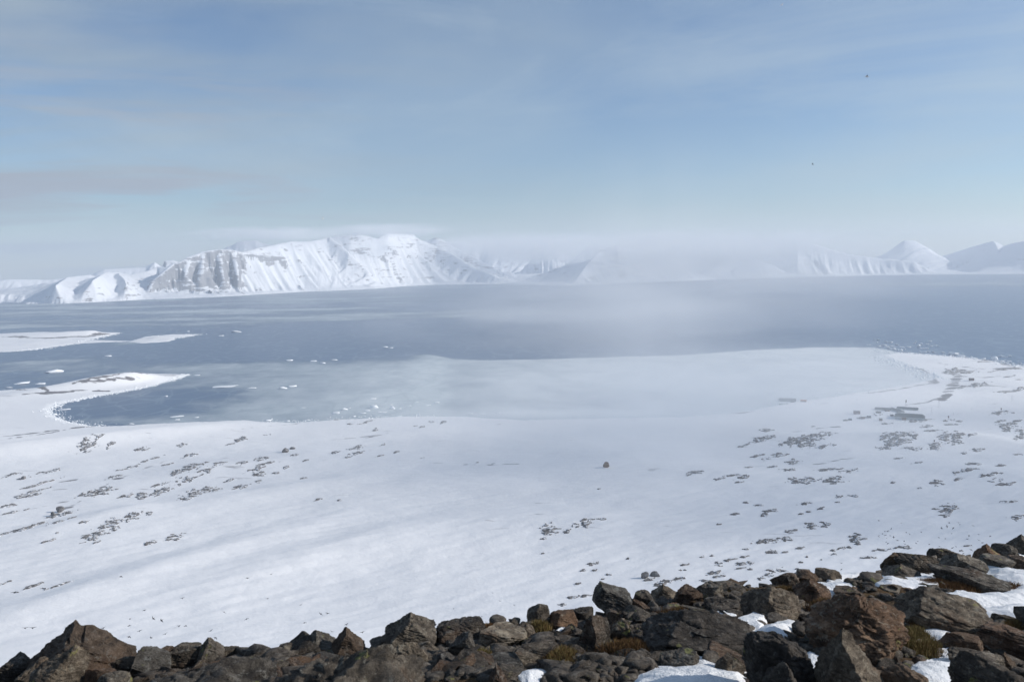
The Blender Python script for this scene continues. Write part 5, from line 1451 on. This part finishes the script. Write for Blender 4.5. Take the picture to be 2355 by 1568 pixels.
def mast(px, py, hpx, label, top='bar', r=.11):
    p = gp(px, py); d = math.hypot(p.x, p.y); h = hpx * d / F
    e = empty('mast', p, face_yaw(p)); tag(e, label, 'mast', 'masts around the research station')
    mb = MB(); mb.tube((0, 0, -.8), (0, 0, h), r, r * .7); mb.build('pole', M['steel'], e)
    if top == 'bar':
        mb = MB(); mb.tube((-.6, 0, h * .93), (.6, 0, h * .93), .05); mb.tube((-.6, 0, h * .93), (-.6, 0, h * .93 + .3), .06); mb.tube((.6, 0, h * .93), (.6, 0, h * .93 + .3), .06); mb.build('crossarm', M['steel'], e)
    elif top == 'box':
        mb = MB(); mb.box((0, 0, h * .78), (1.5, 1.2, h * .4)); mb.build('instrument_box', M['brown'], e)
        for s in (-1, 1):
            mb = MB(); mb.tube((s * 1.0, 0, -.6), (s * .15, 0, h * .6), .07); mb.build('leg', M['steel'], e)
    else:
        mb = MB()
        for s in (-1, 1): mb.tube((s * h * .22, 0, -.6), (0, 0, h * .92), .03)
        mb.build('guy_wire', M['steel'], e)
mast(2083.5, 934.5, 14, 'tall mast with a box behind the back right station wing', 'box', .09)
mast(2142.5, 953, 16, 'tall thin guyed mast right of the hall', 'guy')
mast(2159, 938, 17, 'tallest thin guyed mast, up the snow right of the station', 'guy')
mast(2181, 965, 8, 'short box-topped instrument mast on the rocks right of the hall', 'box', .12)
mast(2193, 954, 5, 'shorter of two posts standing together right of the station', 'bar')
mast(2203, 955, 5, 'right hand post of the two standing together right of the station', 'bar')
mast(2235, 943, 4, 'lone short post on open snow towards the right', 'bar')
mast(2302.5, 946, 7, 'box-topped mast on the dark rocks near the right edge', 'box', .12)
mast(2327, 923.5, 13, 'tall thin guyed mast near the right frame edge', 'guy')
mast(2148.5, 1019, 7, 'short mast on the rock patch below the right knoll', 'box', .1)
mast(2111.5, 966, 6, 'thin post in front of the hall\'s right corner', 'bar')

def snowmobile(px, py, yaw, label, col):
    p = gp(px, py); e = empty('snowmobile', p, yaw); tag(e, label, 'snowmobile', 'snowmobiles parked at the station')
    mb = MB(); mb.box((0, .35, .55), (.85, 1.3, .5), 0, .7); mb.box((0, -.7, .5), (.6, 1.3, .4), 0, .8); mb.build('body', col, e)
    mb = MB(); mb.box((0, -.75, .78), (.42, 1.1, .2), 0, .9); mb.build('seat', M['track'], e)
    mb = MB(); mb.box((0, -.5, .2), (.5, 2.0, .36), 0, .9); mb.build('track', M['track'], e)
    for s in (-1, 1):
        mb = MB(); mb.box((s * .45, 1.0, .06), (.16, 1.2, .08)); mb.tube((s * .45, .9, .08), (s * .3, .7, .5), .04); mb.build('ski', M['steel'], e)
    mb = MB(); mb.box((0, .25, 1.0), (.6, .06, .35), 0, .8); mb.build('windshield', M['glass'], e)
for i, (px, py, yw, lab, cl) in enumerate([(2011, 953.5, .3, 'dark snowmobile, leftmost in the yard below the left station wing', M['track']), (2014.5, 955.5, .8, 'dark snowmobile parked second in the station yard', M['track']),
    (2024, 954, .2, 'reddish snowmobile in the middle of the station yard', M['orange']), (2028.5, 953.5, -.4, 'dark snowmobile, rightmost in the station yard', M['track'])]):
    snowmobile(px, py, yw, lab, cl)
def crate(px, py, w, label, m):
    p = gp(px, py); e = empty('crate', p, face_yaw(p)); tag(e, label, 'crate', 'crates and drums left on the snow')
    mb = MB(); mb.box((0, 0, w * .3), (w, w * .7, w * .6)); b = mb.build('box', m, e)
    mb = MB(); mb.box((0, 0, w * .62), (w * 1.06, w * .76, w * .08)); mb.build('lid', M['ice'], e)
for px, py, w, lab, m in [(1985, 962.5, 5, 'snow-topped reddish crate stack left of the yard', M['brown']), (1998, 960.5, 5.5, 'dark snow-topped crate stack just left of the yard', M['steel']), (1955, 966, 4.5, 'grey crate on the snow at the far left of the station', M['steel']),
    (1794, 930.5, 3, 'pale crate, leftmost in the row below the boathouse', M['wall']), (1799, 930, 3, 'pale crate, second in the row below the boathouse', M['wall']), (1804, 929.6, 3, 'pale crate, third in the row below the boathouse', M['wall']), (1809.5, 929, 3, 'pale crate, rightmost in the row below the boathouse', M['wall'])]:
    crate(px, py, w, lab, m)

# ------------------------------------------------------------------ birds
def bird_mesh(name, mat_body, span, flap=0.25, mat_w=None):
    mb = MB(); L = span * .5
    prof = [(-.5, .01, 0), (-.42, .07, 0), (-.25, .13, 0), (0, .17, -.01), (.2, .15, 0), (.32, .10, .02), (.40, .09, .035), (.46, .06, .03), (.50, .022, .02), (.56, .004, .01)]
    k = 10; v = []; f = []
    for (y, r, z) in prof:
        for i in range(k):
            t = 2 * math.pi * i / k; v.append((r * L * math.cos(t), y * L, z * L + r * L * .85 * math.sin(t)))
    for j in range(len(prof) - 1):
        for i in range(k):
            a = j * k + i; b = j * k + (i + 1) % k; f.append((a, b, b + k, a + k))
    f.append(tuple(range(k))[::-1]); f.append(tuple(range((len(prof) - 1) * k, len(prof) * k)))
    n = len(v)
    # tail fan
    v += [(-.06 * L, -.42 * L, 0), (.06 * L, -.42 * L, 0), (.10 * L, -.62 * L, .01 * L), (-.10 * L, -.62 * L, .01 * L), (-.06 * L, -.42 * L, .03 * L), (.06 * L, -.42 * L, .03 * L), (.10 * L, -.62 * L, .02 * L), (-.10 * L, -.62 * L, .02 * L)]
    f += [(n + 3, n + 2, n + 1, n), (n + 4, n + 5, n + 6, n + 7), (n, n + 1, n + 5, n + 4), (n + 1, n + 2, n + 6, n + 5), (n + 2, n + 3, n + 7, n + 6), (n + 3, n, n + 4, n + 7)]
    # wings: five stations from shoulder to tip
    st = [(.0, .20, -.10), (.3, .22, -.10), (.55, .22, -.06), (.8, .14, -.06), (1.0, .02, -.04)]
    for s in (-1, 1):
        n = len(v)
        for q, (u, le, te) in enumerate(st):
            x = s * (.08 * L + u * (span / 2 - .08 * L)); z = .06 * L + flap * span / 2 * (u ** 1.2) * (1 - .35 * u); sweep = -.16 * u * u * L
            th = .022 * L * (1 - .8 * u)
            v += [(x, le * L + sweep, z), (x, te * L + sweep, z), (x, te * L + sweep, z - th * .4), (x, le * L + sweep, z - th)]
        for q in range(4):
            a = n + q * 4
            for i in range(4):
                b = (i + 1) % 4
                f.append((a + i, a + b, a + 4 + b, a + 4 + i) if s > 0 else (a + i, a + 4 + i, a + 4 + b, a + b))
    me = bpy.data.meshes.new(name); me.from_pydata(v, [], f); me.update(); me.materials.append(mat_body)
    if mat_w:
        me.materials.append(mat_w)
        for p in me.polygons:
            if abs(p.center.x) > span * .2: p.material_index = 1
    return me
bm_ = [bird_mesh('bird', M['feather'], .48, fl_) for fl_ in (.35, .0, -.35)]
def bird(px, py, dist, label, group, heading, bank=0.0, me=None):
    p = at_dist([px], [py], [dist])[0]
    o = bpy.data.objects.new('bird', me or bm_[rng.randint(3)]); COL.objects.link(o)
    o.location = p; o.rotation_euler = (rng.normal() * .15, bank, heading)
    return tag(o, label, 'bird', group)
LF = [(278, 372), (780, 295), (1597, 305), (1750, 281), (1178, 435), (1729, 437), (932, 513), (839, 568), (990, 566), (1043, 577), (1447, 524), (1943, 478), (668, 627), (833, 612), (902, 645), (1157, 614), (1197, 613),
      (1361, 645), (1391, 690), (833, 684), (976, 690), (1067, 666), (1592, 569), (2071, 536), (2114, 533), (1965, 593), (1965, 674), (2143, 650), (2236, 605), (2341, 655), (1662, 790)]
for (a, b) in LF:
    bird(a * .3562, 1220 + b * .3562, rng.uniform(68, 88), 'small dark seabird with spread wings flying low over the snow at lower left', 'seabirds flying over the snow at lower left', rng.choice([0, 3.14]) + rng.normal() * .5, rng.normal() * .3)
bird(97 * .3562, 1220 + 397 * .3562, 52, 'largest dark seabird near the left frame edge, wings spread', None, .1, 0, bm_[1])
bird(162 * .3562, 1220 + 628 * .3562, 66, 'left one of two dark seabirds flying side by side left of the pyramid boulder', None, .7, .2, bm_[0])
bird(210 * .3562, 1220 + 627 * .3562, 64, 'right one of two dark seabirds flying side by side left of the pyramid boulder', None, .7, .2, bm_[0])
bird(1001, 1434, 60, 'dark seabird seen just above the crest beside the broad peaked boulder', None, 1.35, 1.1, bm_[1])
for (a, b) in [(1238, 452), (1635, 292), (1708, 375), (1852, 415), (1525, 532), (1277, 585)]:
    bird(762.6 + a * .2267, 1296.4 + b * .2267, rng.uniform(105, 140), 'tiny dark seabird over the snow above the middle crest', 'seabirds over the snow above the middle crest', rng.uniform(0, 6), rng.normal() * .3)
for (a, b) in [(1045, 58), (1248, 77), (1158, 132), (1680, 78), (1767, 77), (1776, 93), (1661, 110), (1612, 125), (1717, 124), (1896, 103), (1100, 153), (1125, 155), (1136, 148), (1103, 190), (1150, 193), (1079, 175), (1119, 215), (1180, 206),
               (1050, 192), (1045, 200), (1215, 236), (1275, 243), (1113, 250), (1129, 262), (1294, 165), (1324, 181), (1428, 159), (1702, 174), (1586, 209), (1645, 220), (1399, 243), (1383, 261), (1501, 271), (1595, 290), (1710, 303), (1744, 292),
               (1859, 195), (1946, 182), (2051, 196), (1843, 223), (1948, 234), (1981, 257), (1879, 320), (1809, 353), (1283, 270), (1307, 310), (710, 497), (707, 440), (176, 478)]:
    bird(1754 + a * .2552, 1182 + b * .2552, rng.uniform(105, 140), 'tiny dark seabird flying over the snow above the right hand crest', 'seabirds flying over the snow at lower right', rng.uniform(0, 6), rng.normal() * .3)
gull = bird_mesh('bird', M['white_f'], 1.4, .12, M['feather'])
gull_w = bird_mesh('bird', M['white_f'], 1.3, .3)
bird(1994, 177, 165, 'seabird gliding high in the upper right sky with a pale belly', None, 1.2, .15, gull)
bird(1869, 378, 230, 'small dark seabird in the right sky below the gliding one', None, .9, .5, bird_mesh('bird', M['feather'], 1.0, .2))
bird(742, 503, 230, 'white seabird in the sky above the cliff mountain', None, 2.2, .6, gull_w)
bird(1798, 12, 230, 'white seabird close to the top frame edge', None, 1.9, .3, gull_w)
